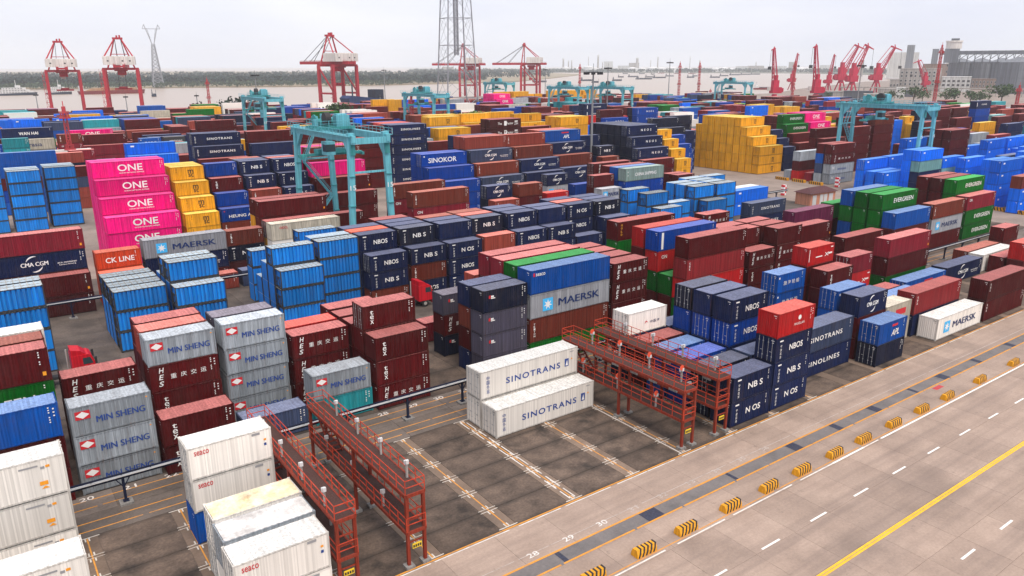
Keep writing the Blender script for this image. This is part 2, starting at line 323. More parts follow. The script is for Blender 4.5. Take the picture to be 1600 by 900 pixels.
        A('w', Rc(.18*L, .24*L, .66*H, .74*H)); A('r', P((.13*L, .62*H), (.17*L, .62*H), (.17*L, .78*H), (.13*L, .74*H))); A('w', Rc(.18*L, .27*L, .60*H, .645*H)); d += marks(L, H)
    elif code == 'gold': [A('y', s) for s in vert('GOLD', .065*L, .25*H, .9*H, .30, .30)]; d += marks(L, H)
    elif code == 'logo': A('r', arc(.47*L, .36*H, .22, .30, .15*pi, .95*pi, .07)); [A('n', T(c, (.60+.09*i)*L, .42*H, .07*L, .13*H)) for i, c in enumerate('中国海')]
    elif code == 'psc': A('w', T('PSC', .12*L, .62*H, .10*L, .24*H)); A('b', T('BAYUQUAN', .48*L, .45*H, .34*L, .22*H))
    elif code == 'skm': A('w', Rc(.10*L, .17*L, .70*H, .83*H))
    elif code == 'stripe': A('w', Rc(.055*L, .09*L, .10*H, .92*H)); A('r', Rc(.065*L, .08*L, .2*H, .82*H)); d += marks(L, H)[:3]
    elif code == 'cul': A('w', T('CULINES', .52*L, .55*H, .36*L, .16*H)); A('w', Rc(.03*L, .06*L, .3*H, .8*H))
    elif code == 'mk': d += marks(L, H)
    elif code == 'mky': d += marks(L, H)[:5]; A('o', Rc(L-.62, L-.36, .18*H, .30*H))
    elif code == 'crr': A('r', Rc(.40*L, .80*L, .40*H, .70*H))
    return d
# types: code -> (colour, livery, end: 'd' doors / 'e' corrugated, kind)
TY = {'min': ('gry', 'min', 'e'), 'hes': ('mar', 'hes', 'e'), 'hesd': ('mar', 'hes', 'd'), 'tex': ('mar', 'tex', 'e'), 'txd': ('mar', 'txd', 'd'), 'txr': ('trd', 'txr', 'e'), 'nb': ('nvy', 'nbos', 'e'), 'nbd': ('nvy', 'nbos', 'd'), 'nbw': ('nvd', 'nbw', 'e'),
 'nbb': ('roy', 'nbb', 'd'), 'neo': ('nvy', 'neos', 'd'), 'neb': ('roy', 'neos', 'd'), 'snw': ('wht', 'snw', 'd', 'r'), 'snt': ('slt', 'snt', 'e'), 'snn': ('nvy', 'snt', 'd'), 'snl': ('nvy', 'snl', 'e'), 'msk': ('sil', 'msk', 'e'), 'mskw': ('wht', 'mskw', 'e'),
 'one': ('pnk', 'one', 'e'), 'onp': ('pnk', 'mk', 'e'), 'msc': ('yel', 'msc', 'd'), 'mse': ('yel', 'msc', 'e'), 'evg': ('grn', 'evg', 'e'), 'grn': ('grn', '', 'e'), 'cma': ('nvy', 'cma', 'e'), 'cmd': ('nvy', 'cma', 'd'), 'cme': ('nvy', 'cme', 'e'), 'cml': ('slt', 'cml', 'e'), 'apl': ('blu', 'apl', 'd'),
 'sew': ('wht', 'sew', 'd', 'r'), 'sey': ('wht', 'wrf', 'd', 'y'), 'tarp': ('gry', '', 'd', 't'), 'seb': ('blu', 'seb', 'e'), 'wrf': ('wht', 'wrf', 'd', 'r'), 'ooc': ('crm', 'oocl', 'e'), 'ckl': ('org', 'ckl', 'e'), 'hga': ('roy', 'hga', 'e'), 'sko': ('roy', 'sko', 'd'),
 'chs': ('sag', 'chs', 'd'), 'wan': ('nvy', 'wan', 'e'), 'era': ('crm', 'era', 'e'), 'don': ('stl', 'don', 'e'), 'sit': ('roy', 'sit', 'e'), 'jjc': ('sky', 'jj', 'e'), 'zim': ('mad', 'zim', 'd'), 'ons': ('cri', 'ons', 'e'), 'onr': ('red', 'ons', 'e'), 'mag': ('red', 'mag', 'e'),
 'xpr': ('red', 'xp', 'e'), 'bhl': ('blu', 'bhl', 'd'), 'bos': ('nvd', 'bos', 'e'), 'bop': ('pgy', 'bos', 'e'), 'gld': ('mar', 'gold', 'e'), 'wlg': ('wht', 'logo', 'd'), 'psc': ('gry', 'psc', 'd'), 'sky': ('sky', 'skm', 'e'), 'skd': ('sky', 'skm', 'd'), 'bst': ('roy', 'stripe', 'e'),
 'cul': ('nvy', 'cul', 'd'), 'trt': ('brn', 'trt', 'e'), 'trc': ('trc', 'trt', 'e'), 'mar': ('mar', 'mk', 'e'), 'mrd': ('mar', 'mk', 'd'), 'mad': ('mad', 'mk', 'e'), 'may': ('mar', 'mky', 'e'), 'ter': ('trd', 'txr', 'e'), 'red': ('red', 'mk', 'e'), 'cri': ('cri', 'mky', 'e'), 'org': ('org', 'mk', 'e'),
 'brn': ('brn', 'mk', 'e'), 'rdb': ('trc', 'mk', 'e'), 'nvy': ('nvy', 'mk', 'e'), 'nvd': ('nvd', 'mk', 'd'), 'slt': ('slt', 'mk', 'e'), 'pgy': ('pgy', 'mk', 'e'), 'blu': ('blu', 'mk', 'e'), 'bld': ('blu', 'mk', 'd'), 'roy': ('roy', 'mk', 'e'), 'wht': ('wht', 'mk', 'e'), 'crm': ('crm', 'crr', 'e'),
 'gry': ('gry', 'mk', 'd'), 'tea': ('tea', 'mk', 'e'), 'ltl': ('ltl', 'mk', 'd'), 'pur': ('pur', 'mk', 'e'), 'prd': ('cri', 'mk', 'd'), 'yel': ('yel', '', 'd'), 'dgn': ('dgn', 'mk', 'e'), 'bk': ('blk', '', 'b', 'b')}
CC['trd'] = ((.26, .022, .026), 'brick red', .12); MS['trd'] = paint('paint_trd', CC['trd'][0], .5, .12); MF['trd'] = paint('frame_trd', (.2, .018, .02), .55, .6, .5); MR['trd'] = paint('roof_trd', (.50, .15, .14), .6, .3)  # roof lightened likewise, for chalking and painted-in sky sheen
M_yroof = ground_mat('stained_roof', (.68, .52, .30), (.78, .72, .60), .9, .8, (.24, .15, .08), .8, .7)
M_tarp = ground_mat('tarpaulin', (.50, .485, .47), (.70, .68, .66), .7, .6, (.20, .18, .17), .7, .6)
# ---------------------------------------------------------------- the yard: where each stack stands (block | X Y length tiers bottom to top)
LAYOUT = '''
A -46.5 2.0 40 wrf*3|A -46.7 -6.6 40 wrf*2
A -27.1 -0.6 20 blu,sew*2|A -27.2 -6.5 20 sew,sey|A -27.3 -9.3 20 sew,tarp|A -27.5 -12.1 20 sew*2
A 0 0 40 snw|A 0 2.68 40 snw*2
A 19.5 -11.6 20 nb*2|A 19.6 -8.7 20 nvd*2|A 19.6 -5.7 20 roy*2|A 19.6 -2.8 20 blu*2|A 19.6 .1 20 mar*2|A 19.6 2.9 20 nvy*2,wlg
A 25.9 -11.5 20 nbd,nb,nbd,mag|A 26 -8.6 20 slt*2|A 26 -5.8 20 nvy*2,nbb,nb|A 26 -3 20 nvy*2,nbb,nvy|A 26 -.2 20 nvy*2,roy,nvd|A 26 2.7 20 slt*2
A 32.6 -8.7 40 snl,snt|A 46.4 3.0 20 bhl*3
A 45.6 -11.5 20 nvd,apl|A 45.9 -8.6 20 mar*2,cma|A 46 -5.7 20 nvy,bhl*2|A 52.6 -8.4 20 crm*2|A 53.2 .3 20 mar*2,tex|A 53 3.2 20 mar*3,xpr|A 62.6 2.8 20 mar,xpr,prd|A 66.8 .2 20 mar|A 60.5 -2.9 40 blu
A 59.2 -8.6 40 nvy,txr|A 60.2 -11.3 40 mskw|A 73.1 -11.4 40 tex*2|A 73.7 -.1 40 apl|A 74 3.2 40 grn,mar,cri|A 87 .3 40 cma
A 101.3 3.6 40 brn|A 100.7 .8 40 wht|A 101.8 -2.0 40 mar|A 101.5 -4.9 40 mar,red|A 115.4 3.9 20 mar*2
B -45.8 11.6 40 mar*2,blu|B -45.6 16.8 40 mar*2,evg,may|B -45.6 19.6 40 mar*3,brn|B -45.4 22.5 40 mar*3,wht
B -33 11.9 20 min*3|B -32.8 19.0 20 mar*2,hes
B -26.6 11.2 20 tex*2|B -26 17.4 20 mar,tex,hes,min|B -26 20.2 20 mar*3,rdb|B -25.9 23 20 mar*4
B -19.3 17.7 20 min*4|B -19.4 20.5 20 mar*3,pgy|B -19.6 12.3 20 slt
B -12.7 12.6 20 tea,min|B -12.7 17.7 20 hes*3|B -12.6 20.6 20 mar*2,red
B -6.2 12.2 20 hes,tex*2|B -6.2 14.9 20 mar*3,txd|B -6.2 17.8 20 mar*3|B -6.2 20.8 20 mar*3|B -6.2 23.9 20 mar*3
B 6.8 12.3 20 bop,bop,bop,bos|B 6.8 15.0 20 nvy,mar,brn,nvy|B 6.9 21 20 bos,hes,bop|B 7.3 26.5 20 cri
B 13.3 12.3 40 grn,trt,msk,seb|B 13.4 15.2 40 grn,mar*2,evg|B 13.5 18.1 40 mar*3,cri|B 13.6 21 40 mar*3,ons|B 14.8 26.3 20 mar*2,trc
B 26.3 12.6 20 tex,tex,hes,hes|B 26.3 15.5 20 mar*4|B 26.3 18.4 20 mar*4|B 26.3 21.2 20 mar*4
B 40.3 12.9 40 grn,onr,ter,mar|B 40.3 15.6 40 mar,grn|B 40.3 18.4 40 mar,grn,onr,stb|B 40.3 21.2 40 grn,mar,mrd,onr|B 40.4 26.6 40 mar,mar,grn,gld
B 54 13.2 20 tex,tex,hes|B 54 16.2 20 mar*4|B 54 19 20 mar*4|B 60.6 13.4 20 tex,hes,hes,mar|B 60.6 16.3 20 mar*4|B 60.6 19.1 20 mar*4|B 60.4 27 20 mar*3,hes
B 68 17 40 mar*3|B 81.8 24.9 40 mar,may,pur|B 82 15 40 mar,mar|B 95.2 26 40 mar,mar,grn
B 95 13.6 40 mar,tex,blu|B 95.2 16.5 40 evg,grn,grn,evg|B 95.2 19.3 40 mar,grn*3|B 95.2 22.1 40 mar,blu,grn,blu
B 109.4 14.1 40 mar,msk,trt|B 123.6 14.4 40 evg,evg,ons|B 124.2 17.2 40 grn*3,evg|B 124.2 20 40 mar*4|B 124.2 22.8 40 mar*4
C -37.5 43.8 20 bk*4|C -37.5 46.6 20 bk*4|C -44.1 43.8 20 bk*3|C -24.5 45.5 20 bk*3|C -24.5 48.2 20 bk*3|C -24.5 50.9 20 bk*3|C -24.5 53.6 20 bk*3
C -18 43.1 20 bk*3|C -18 45.8 20 bk*4|C -18 48.5 20 bk*4|C -18 51.2 20 bk*3|C -4.9 43.1 20 bk*3|C -4.9 45.8 20 bk*4|C -4.9 48.5 20 bk*3|C -4.9 51.2 20 bk*2|C -4.4 56.9 20 bk*3
C 1.7 45.8 20 bk*4|C 2 54 20 bk*4|C 1.7 48.5 20 bk*4
C 8.3 43.6 20 trt,nb,nbd|C 8.1 46.3 20 nvy*3,nb|C 8.1 49 20 nvy*3,org|C 8.1 51.7 20 nvy*4
C 15.2 44.1 20 nb,trt,nb|C 14.8 46.8 20 nvy*2,nvy,nbw|C 14.8 49.5 20 nvy*4|C 14.8 52.2 20 nvy*4|C 14.8 55 20 mar*4
C 21.6 43.8 20 nb*3|C 21.5 46.5 20 nvy*3,nvy|C 21.5 49.2 20 nvy*4|C 21.5 52 20 nvy*3,brn
C 28.6 44.5 20 nb*2,rdb|C 28 47.2 20 nvy*3,nbw|C 28 50 20 nvy*3,trc|C 28 52.7 20 nvy*3,brn
C 35 44.4 20 nvy,nb*2|C 35 47.1 20 nvy*3,nb|C 35 49.8 20 nvy*4|C 35 52.5 20 nvy*4
C 41.5 44.4 20 nvy,nb*2|C 41.5 47.1 20 nvy*3,nvy|C 41.5 49.8 20 nvy*4|C 41.5 52.5 20 nvd*3
C 48.2 44.8 20 nvy*2|C 48.1 47.5 20 nvy*2,nb*2|C 48.1 50.2 20 nvy*3,trc|C 48.1 53 20 nvy*4
C 54.6 44.4 20 nvy*3|C 54.5 47.1 20 nvy*3,nbw|C 54.5 49.8 20 nvy*4|C 54.5 52.5 20 nvy*4
C 69 45 20 bk*3|C 67.9 47.7 20 bk*4|C 68.4 53.2 20 bk*4|C 75 48.2 20 bk*3|C 82.8 45.4 20 bk*3|C 82.1 48.2 20 bk*4|C 82.1 50.9 20 bk*4|C 82.1 53.7 20 bk*4
C 88.9 48.2 20 bk*4|C 88.9 50.9 20 bk*4|C 89 53.7 20 bk*4|C 89 56.5 20 bk*4|C 95.6 56.5 20 bk*4|C 95.6 53.7 20 bk*3
C 96.5 45.2 40 snl,snt|C 107.5 57.8 40 sky*2|C 107.5 60.6 40 wht*2
D -36.5 66.2 40 mad,may|D -36.4 69 40 mar*2,cma,cri|D -23.2 66.1 20 org,org|D -23.1 68.9 20 org*2,ckl|D -16.6 69.2 40 mar,cme,msk|D -3.3 73 20 mad,nbw,trt|D -10 66.2 20 trc|D -3.3 66.2 20 slt
D 3.1 69.8 40 tea,wht,ooc|D 3.2 72.6 40 grn,yel,mrd|D 3.3 75.9 40 crm,crm,mar,may|D 3.3 78.7 40 grn,wht,yel,mar|D 17.1 77 20 mar*3
D 29 68.4 40 nvy,mar,ons,trt|D 30.2 79.2 40 mar*2,ons,trt|D 48.6 70.4 20 mar*2,trc|D 48.5 73.3 20 nvd*3,cmd|D 55.4 71.5 20 mar*3,brn|D 68.8 79.2 20 nvy*2,msk,cmd|D 63 72 20 org*2,red|D 75.6 77.6 20 roy*3|D 70 83 20 org*3
D 76.2 71.9 20 red*2,mrd,mrd|D 76 69.1 20 nvy*2,msk|D 83.8 80.5 40 mar*2,hesd,hesd|D 83.4 69.4 40 nvy*2,roy,chs|D 83.4 72.2 40 roy*3,bld|D 83.4 75 40 mar*3,mrd|D 106 74.3 20 mar*2,mrd|D 106 77.1 20 mar*3
E -18.2 92 40 one*3|E -18.2 94.7 40 one*4|E -18.2 97.4 40 one*5|E -18.2 100 40 one*6|E -18.2 102.8 40 one*6
E -5 92.6 20 mse*3|E -5 95.2 20 mse*4|E -5 97.8 20 mse*5|E -5 100.4 20 mse*6|E -5 103.1 20 mse*6|E -5 105.8 20 mse*6
E 1.7 94 20 brn,trt,hga|E 1.9 96.7 20 mar*3,roy|E 1.9 99.3 20 mar*4,tex|E 1.7 101.9 20 mar*5,roy
E 8.6 96.7 20 mar*3,trc|E 8.6 99.3 20 nvy*4,nb|E 8.4 102 20 nvy*5,nb|E 8.4 104.7 20 nvy*5,slt|E 8.4 107.4 20 brn*6
E 15.3 96.5 20 nvy*3,nb|E 15.3 99.2 20 nvy*4,nb|E 15.2 101.9 20 nvy*5,nb|E 15.2 104.6 20 nvy*5,trc|E 15.2 107.3 20 slt*6
E 21.8 93.4 40 mar*3|E 21.8 96 40 mar*3,may|E 21.8 98.7 40 mar*4,onp|E 22.2 101.5 40 mar*5,trt|E 22.2 104.2 40 pnk*6|E 22.2 106.9 40 brn*6
E 48.2 93.6 40 roy*2,roy|E 48.4 96.5 40 roy*4|E 48 99.0 40 roy*4,sko|E 48 101.6 40 roy*5
E 61 93.7 40 nvy*2,cml|E 61.4 96.5 40 red,trt,trt,trt|E 61.3 99.0 40 nvy*4,cml|E 61.3 101.4 40 nvy*5,rdb|E 61.3 104.1 40 mar*5,rdb|E 61.3 106.8 40 nvy*6
E 74.2 94 40 nvy*3|E 74.5 96.6 40 nvy*3,cma|E 74.2 99.1 40 trt*4,trt|E 73.6 101.6 40 trt*5,trc
E 87.2 95.8 40 nvy*2,cma|E 87.1 98.4 40 mar*3,trt|E 87.3 101.4 40 nvy*4,cma|E 87.6 104.1 40 blu*5,apl|E 87.6 106.8 40 rdb*6|E 87.6 109.5 40 rdb*6
E 101.7 97 20 brn*4|E 102.4 99.8 20 nvy*4,nbw|E 103 113 40 nvy*5
E 115.5 95.4 40 mar*3|E 115.8 98 40 nvy*3,neo|E 116 100.7 40 nvd*4,neo|E 117 103.9 40 nvd*5,neo|E 117 106.6 40 nvd*6|E 117 109.3 40 nvd*6|E 117 112 40 nvd*6|E 117 114.7 40 nvd*6|E 117 117.4 40 nvd*6
E 130.6 97 20 mse*3|E 131 99.7 20 mse*4|E 130.8 102.4 20 mse*5|E 130.6 105.1 20 mse*6|E 143 108 20 roy*4|E 143 110.7 20 roy*5|E 145 118 40 nvd*5|E 145 121 40 nvd*6
E 170.4 98.4 40 msc*3|E 170.4 101.1 40 msc*4|E 170.4 103.8 40 msc*5|E 170.4 106.5 40 msc*6|E 170.4 109.2 40 msc*6|E 170.4 111.9 40 msc*6|E 170.4 114.6 40 msc*6|E 170.4 117.3 40 msc*6|E 170.4 120 40 msc*6|E 170.4 122.7 40 msc*5|E 170.4 125.4 40 msc*4|E 157.6 119 20 nvy*5|E 157.6 121.7 20 nvd*5|E 150.5 113.5 20 roy*3|E 157 126 40 nvd*6
E 184 98.6 20 nvy*3|E 184 101.3 20 nvy*4|E 184 104 20 nvy*5|E 191 98 40 mar*3|E 191 100.7 40 mar*4|E 191 103.4 40 grn*4,evg|E 193 106.5 40 grn*5,evg|E 205 101.6 40 one*4|E 206 104.3 40 one*5|E 207.5 107.6 40 one*6|E 207.5 110.3 40 onp*6|E 207.5 113 40 onp*6|E 219.9 106 20 yel*5|E 219.9 103 20 yel*4|E 219.9 109 20 yel*6
G 169.2 72.5 40 psc,psc,hesd,tex|G 169.2 75.3 40 psc,slt,bld,mar|G 170 78.8 20 prd|G 168.8 82.6 40 red,mrd,gry|G 170 86 20 gry
G 183 84 40 mar*4|G 197 84 40 mar*5|G 211 84 40 mar*5,brn|G 183 87 40 mar*5|G 197 87 40 mar*6|G 222 72 40 wht,cri|G 235 74 40 mar*4|G 214 76 40 mrd*3|G 205 72 40 psc,mrd
G 164.6 59.6 40 skd*3|G 178 60 40 sky*3|G 164.6 56.6 40 sky*2|G 164.6 53.7 40 sky*2|G 172.7 48.7 40 nvy,nvy,ltl,sky|G 172.7 51.2 40 sky,sky,skd,sky|G 186 49 40 sky,ltl,sky|G 216.5 68.3 40 sky*3,slt|G 203 68.3 40 sky*4
G 189.9 44.7 40 sky*3|G 203.5 45 40 sky*2|G 218 51.2 40 sky*4|G 231.5 51.2 40 sky*4|G 230 47 40 sky*3|G 210 58.8 40 mar*5|G 210 61.6 40 mar*5|G 224 60 40 sky*3|G 238 58 40 red*3,ons|G 252 60 40 nvy*5|G 165 25.8 40 sky*4|G 178.5 25.8 40 sky*4|G 192 25.8 40 sky*4|G 192 31 40 sky*3,sky|G 206 36 40 sky*4|G 220 40 40 sky*4|G 205 41 40 slt*3|G 192 39 40 sky*3
G 163 20 40 sky,sky,brn|G 177 20 40 sky*3|G 166.8 17 40 sky|G 150 34 40 skd*2|G 245 52 40 sky*4|G 250 68 40 yel*5|G 250 71 40 yel*4|G 236 68 40 mar*4
G 196 92 20 mse*3|G 204 90.5 40 snn*4|G 218 90.5 40 snn*5|G 232 92 40 sky*5|G 246 92 20 mse*6|G 246 89.3 20 mse*5|G 254 92 40 nvd*6|G 268 92 40 mar*6|G 282 92 40 mar*6|G 296 92 20 yel*6|G 303 90 20 yel*5|G 240 84 40 nvd*5|G 268 84 40 mar*5|G 282 84 40 roy*6,cul|G 297 84 40 ltl*5
'''
LAYOUT = LAYOUT.replace('pnk*6', 'onp*6').replace('stb', 'bst')
FARL = '''
F -29.5 135.5 20 bk*5|F -29.5 138.2 20 bk*5|F -29.5 140.9 20 bk*5|F -22.5 138.3 20 bk*5|F -22.5 141 20 bk*5|F -22.5 143.7 20 bk*5|F -36.5 137 20 bk*5|F -36.5 139.7 20 bk*5
F -14 163.4 40 mar,nvy,sit|F -1.5 166.4 40 sky*5|F -1.5 163.7 40 sky*4|F -13.6 174 20 dgn*4,ons|F 11.3 145 40 mar*4|F 11 147.7 40 snn*5|F 11.5 151.3 40 snn*6|F 11.5 154 40 snn*6|F 25 150 40 mar*6|F 25 147 40 nvy*5|F 38 150 40 mar*6|F 38 153 40 mar*6|F 52 146 40 mar*5|F 52 149 40 mar*6
F 65 147.5 40 snl*6|F 65 150.3 40 snl*6|F 88 159 40 msc*5|F 88 161.8 40 msc*5|F 91 170 40 msc*6|F 91 172.8 40 msc*6|F 79 150 40 mar*4|F 101 149 40 zim*6|F 101 152 40 zim*6|F 123.5 167 40 msc*6|F 123.5 164.2 40 msc*5|F 126 144.5 40 msc*6|F 126 147.3 40 msc*6|F 126 150 40 msc*6|F 113.6 146 40 mar*4|F 113.6 149 40 mar*5
F -27 189 20 tea*5,tea|F -33.5 189 20 roy*5|F -27 193 20 roy*5|F -26.5 197 40 era*5|F -26.3 199.8 40 wan*6|F -13.6 196 20 mar*4,ons,trt|F -7 203.5 40 mar*4,tex|F -7 200.5 40 ons*4|F -7.5 223.5 40 one*5|F 8 200 20 roy*4,bhl|F 15 200 20 don*5|F 8 197 40 mar*4|F 25 200 40 mar*6
F -18.5 293 40 sky*5|F -5 294 40 sky*5|F 4.5 297.5 40 sky*5|F 18 298 40 sky*5|F -32 292 40 sky*5
F 190.5 205 40 cul*6|F 190.5 207.8 40 cul*6|F 184.5 168 40 neb*6|F 184.5 170.8 40 nvd*6|F 184.5 173.5 40 mrd*6|F 164 164 40 neb*5|F 164 166.8 40 mrd*6|F 227 330 40 one*6|F 227 333 40 one*6|F 227 336 40 one*6|F 227 339 40 one*6|F 227 327 40 one*5|F 246 337 40 msk*5|F 246 334 40 msk*4|F 246 331 40 msk*3|F 260 337 40 mar*5|F 260 334 40 mar*4
F 314.5 350 40 msc*6|F 314.5 353 40 msc*6|F 314.5 347 40 msc*5|F 301 350 40 msc*6|F 301 347 40 msc*5|F 287 352 40 msc*6|F 149 293 40 sky*6|F 149 296 40 sky*6|F 149 290 40 sky*5|F 164 304 40 evg*4|F 142 299 40 yel*6|F 136 305 40 yel*6|F 107 160 20 jjc*6|F 243 155 40 msc*6|F 243 158 40 msc*6|F 271 180 40 mar*6|F 285 180 40 mar*6|F 232 150 40 sky*6
'''
def parse(txt):
    out = []
    for e in txt.replace('\n', '|').split('|'):
        e = e.strip()
        if not e: continue
        b, x, y, l, ts = e.split(None, 4); tiers = []
        for q in ts.split(','):
            q = q.strip(); n = 1
            if '*' in q: q, n = q.split('*'); n = int(n)
            tiers += [q]*n
        out.append((b, float(x), float(y), int(l), tiers))
    return out
CONT = []   # dicts
def add_stack(b, x, y, l, tiers):
    Lm = 12.19 if l == 40 else 6.06; Hh = 2.9 if l == 40 else 2.59; z = .02
    for i, tcode in enumerate(tiers):
        CONT.append(dict(b=b, x=x, y=y, z=z, L=Lm, H=Hh, t=tcode, tier=i, n=len(tiers), l=l)); z += Hh
for s in parse(LAYOUT)+parse(FARL): add_stack(*s)
NHAND = len(CONT)
# far blocks, filled in by kind where the photograph shows only a patchwork of colours
rnd = random.Random(11)
occ = [(c['x'], c['y'], c['L']) for c in CONT if c['tier'] == 0]
def free(x, y, L): return not any(x < ox+ol+.4 and ox < x+L+.4 and abs(y-oy) < 2.6 for ox, oy, ol in occ)
PAL = {'yly': ['yel'], 'mix': ['mar']*6+['brn', 'trc', 'mad', 'cri', 'nvy', 'nvy', 'nvd', 'slt', 'blu', 'roy', 'sky', 'grn', 'wht', 'msc', 'crm', 'tea', 'red', 'gry'], 'blue': ['sky']*4+['roy', 'blu', 'nvy', 'slt', 'mar'], 'yel': ['yel']*3+['mar', 'nvy', 'brn'], 'mar': ['mar']*5+['brn', 'trc', 'nvy', 'roy']}
def far_block(y0, x0, x1, rows, hmin, hmax, pal, skip=.1):
    x = x0; cc = None
    while x < x1:
        l = 40 if rnd.random() < .7 else 20; L = 12.19 if l == 40 else 6.06
        base = rnd.randint(hmin, hmax); c0 = rnd.choice(PAL[pal])
        for r in range(rows):
            if rnd.random() < skip: continue
            y = y0+2.75*r
            if not free(x, y, L): continue
            n = max(1, min(hmax, base+rnd.choice((-1, 0, 0, 0, 1))-(1 if r == 0 else 0)))
            ts = [(c0 if rnd.random() < .55 else rnd.choice(PAL[pal])) for _ in range(n)]
            add_stack('Z', x, y, l, ts); occ.append((x, y, L))
        x += L+(.7 if rnd.random() < .85 else 5)
for a in ((160, -30, 160, 5, 3, 5, 'mix'), (168, 140, 300, 5, 3, 5, 'mix'), (128, 225, 420, 6, 3, 5, 'mix'), (108, 225, 420, 5, 3, 5, 'mar'), (148, 185, 420, 5, 3, 5, 'mar'), (186, -38, 230, 6, 3, 5, 'mix'), (188, 240, 420, 6, 3, 5, 'mix'),
          (214, -38, 420, 6, 3, 5, 'mix'), (240, -36, 430, 6, 3, 5, 'mar'), (266, -36, 430, 6, 3, 5, 'mix'), (290, -36, 430, 6, 3, 5, 'mix'), (316, -30, 440, 6, 3, 5, 'mix'), (342, -25, 440, 6, 3, 5, 'mix'), (368, -20, 440, 6, 3, 5, 'mix'), (394, -12, 420, 6, 3, 4, 'mar'), (343, 243, 300, 4, 6, 6, 'yly'), (356, 243, 330, 3, 6, 6, 'yly'), (176, 96, 122, 3, 6, 6, 'yly'),
          (62, 238, 340, 4, 3, 5, 'mix'), (78, 238, 340, 3, 3, 5, 'mar'), (40, 235, 330, 4, 3, 4, 'blue'), (22, 206, 300, 4, 3, 4, 'blue'), (-2, 170, 300, 5, 2, 4, 'blue'), (96, 305, 420, 3, 3, 5, 'mar')): far_block(*a)
# ---------------------------------------------------------------- which containers show largest (a small z-buffer of the hand-placed ones)
IW, IH = 800, 450
ys, xs = np.mgrid[0:IH, 0:IW]
D = fw+(((xs+.5)*2-800)/FPX)[..., None]*rt+((450-(ys+.5)*2)/FPX)[..., None]*up
ZB = np.full((IH, IW), 1e9); ID = np.full((IH, IW), -1, int); C0 = np.array(CAM)
def px(p):
    d = np.array(p)-C0; w = d@fw
    return (800+FPX*(d@rt)/w)/2, (450-FPX*(d@up)/w)/2, w
for i, c in enumerate(CONT[:NHAND]):
    x0, x1, y0, y1, z0, z1 = c['x'], c['x']+c['L'], c['y'], c['y']+2.44, c['z'], c['z']+c['H']
    pts = [px((a, b, d)) for a in (x0, x1) for b in (y0, y1) for d in (z0, z1)]
    if min(p[2] for p in pts) < 1: continue
    u0, u1 = max(0, int(min(p[0] for p in pts))), min(IW, int(max(p[0] for p in pts))+2); v0, v1 = max(0, int(min(p[1] for p in pts))), min(IH, int(max(p[1] for p in pts))+2)
    if u1 <= u0 or v1 <= v0: continue
    d = D[v0:v1, u0:u1]; zb = ZB[v0:v1, u0:u1]; idb = ID[v0:v1, u0:u1]
    for ax, val, lo1, hi1, lo2, hi2 in ((1, y0, x0, x1, z0, z1), (0, x0, y0, y1, z0, z1), (2, z1, x0, x1, y0, y1), (0, x1, y0, y1, z0, z1)):
        t = (val-C0[ax])/d[..., ax]; o1, o2 = [q for q in (0, 1, 2) if q != ax]
        h1 = C0[o1]+t*d[..., o1]; h2 = C0[o2]+t*d[..., o2]
        ok = (t > 0) & (t < zb-1e-6) & (h1 >= lo1) & (h1 <= hi1) & (h2 >= lo2) & (h2 <= hi2)
        zb[ok] = t[ok]; idb[ok] = i
cnt = np.bincount(ID[ID >= 0].ravel(), minlength=len(CONT))
NIND = 360
order = sorted(range(NHAND), key=lambda i: -cnt[i])
IND = set(i for i in order[:NIND] if cnt[i] > 12)
print('containers', len(CONT), 'hand', NHAND, 'visible', int((cnt > 0).sum()), 'individual', len(IND), 'min px', min(cnt[i] for i in IND))
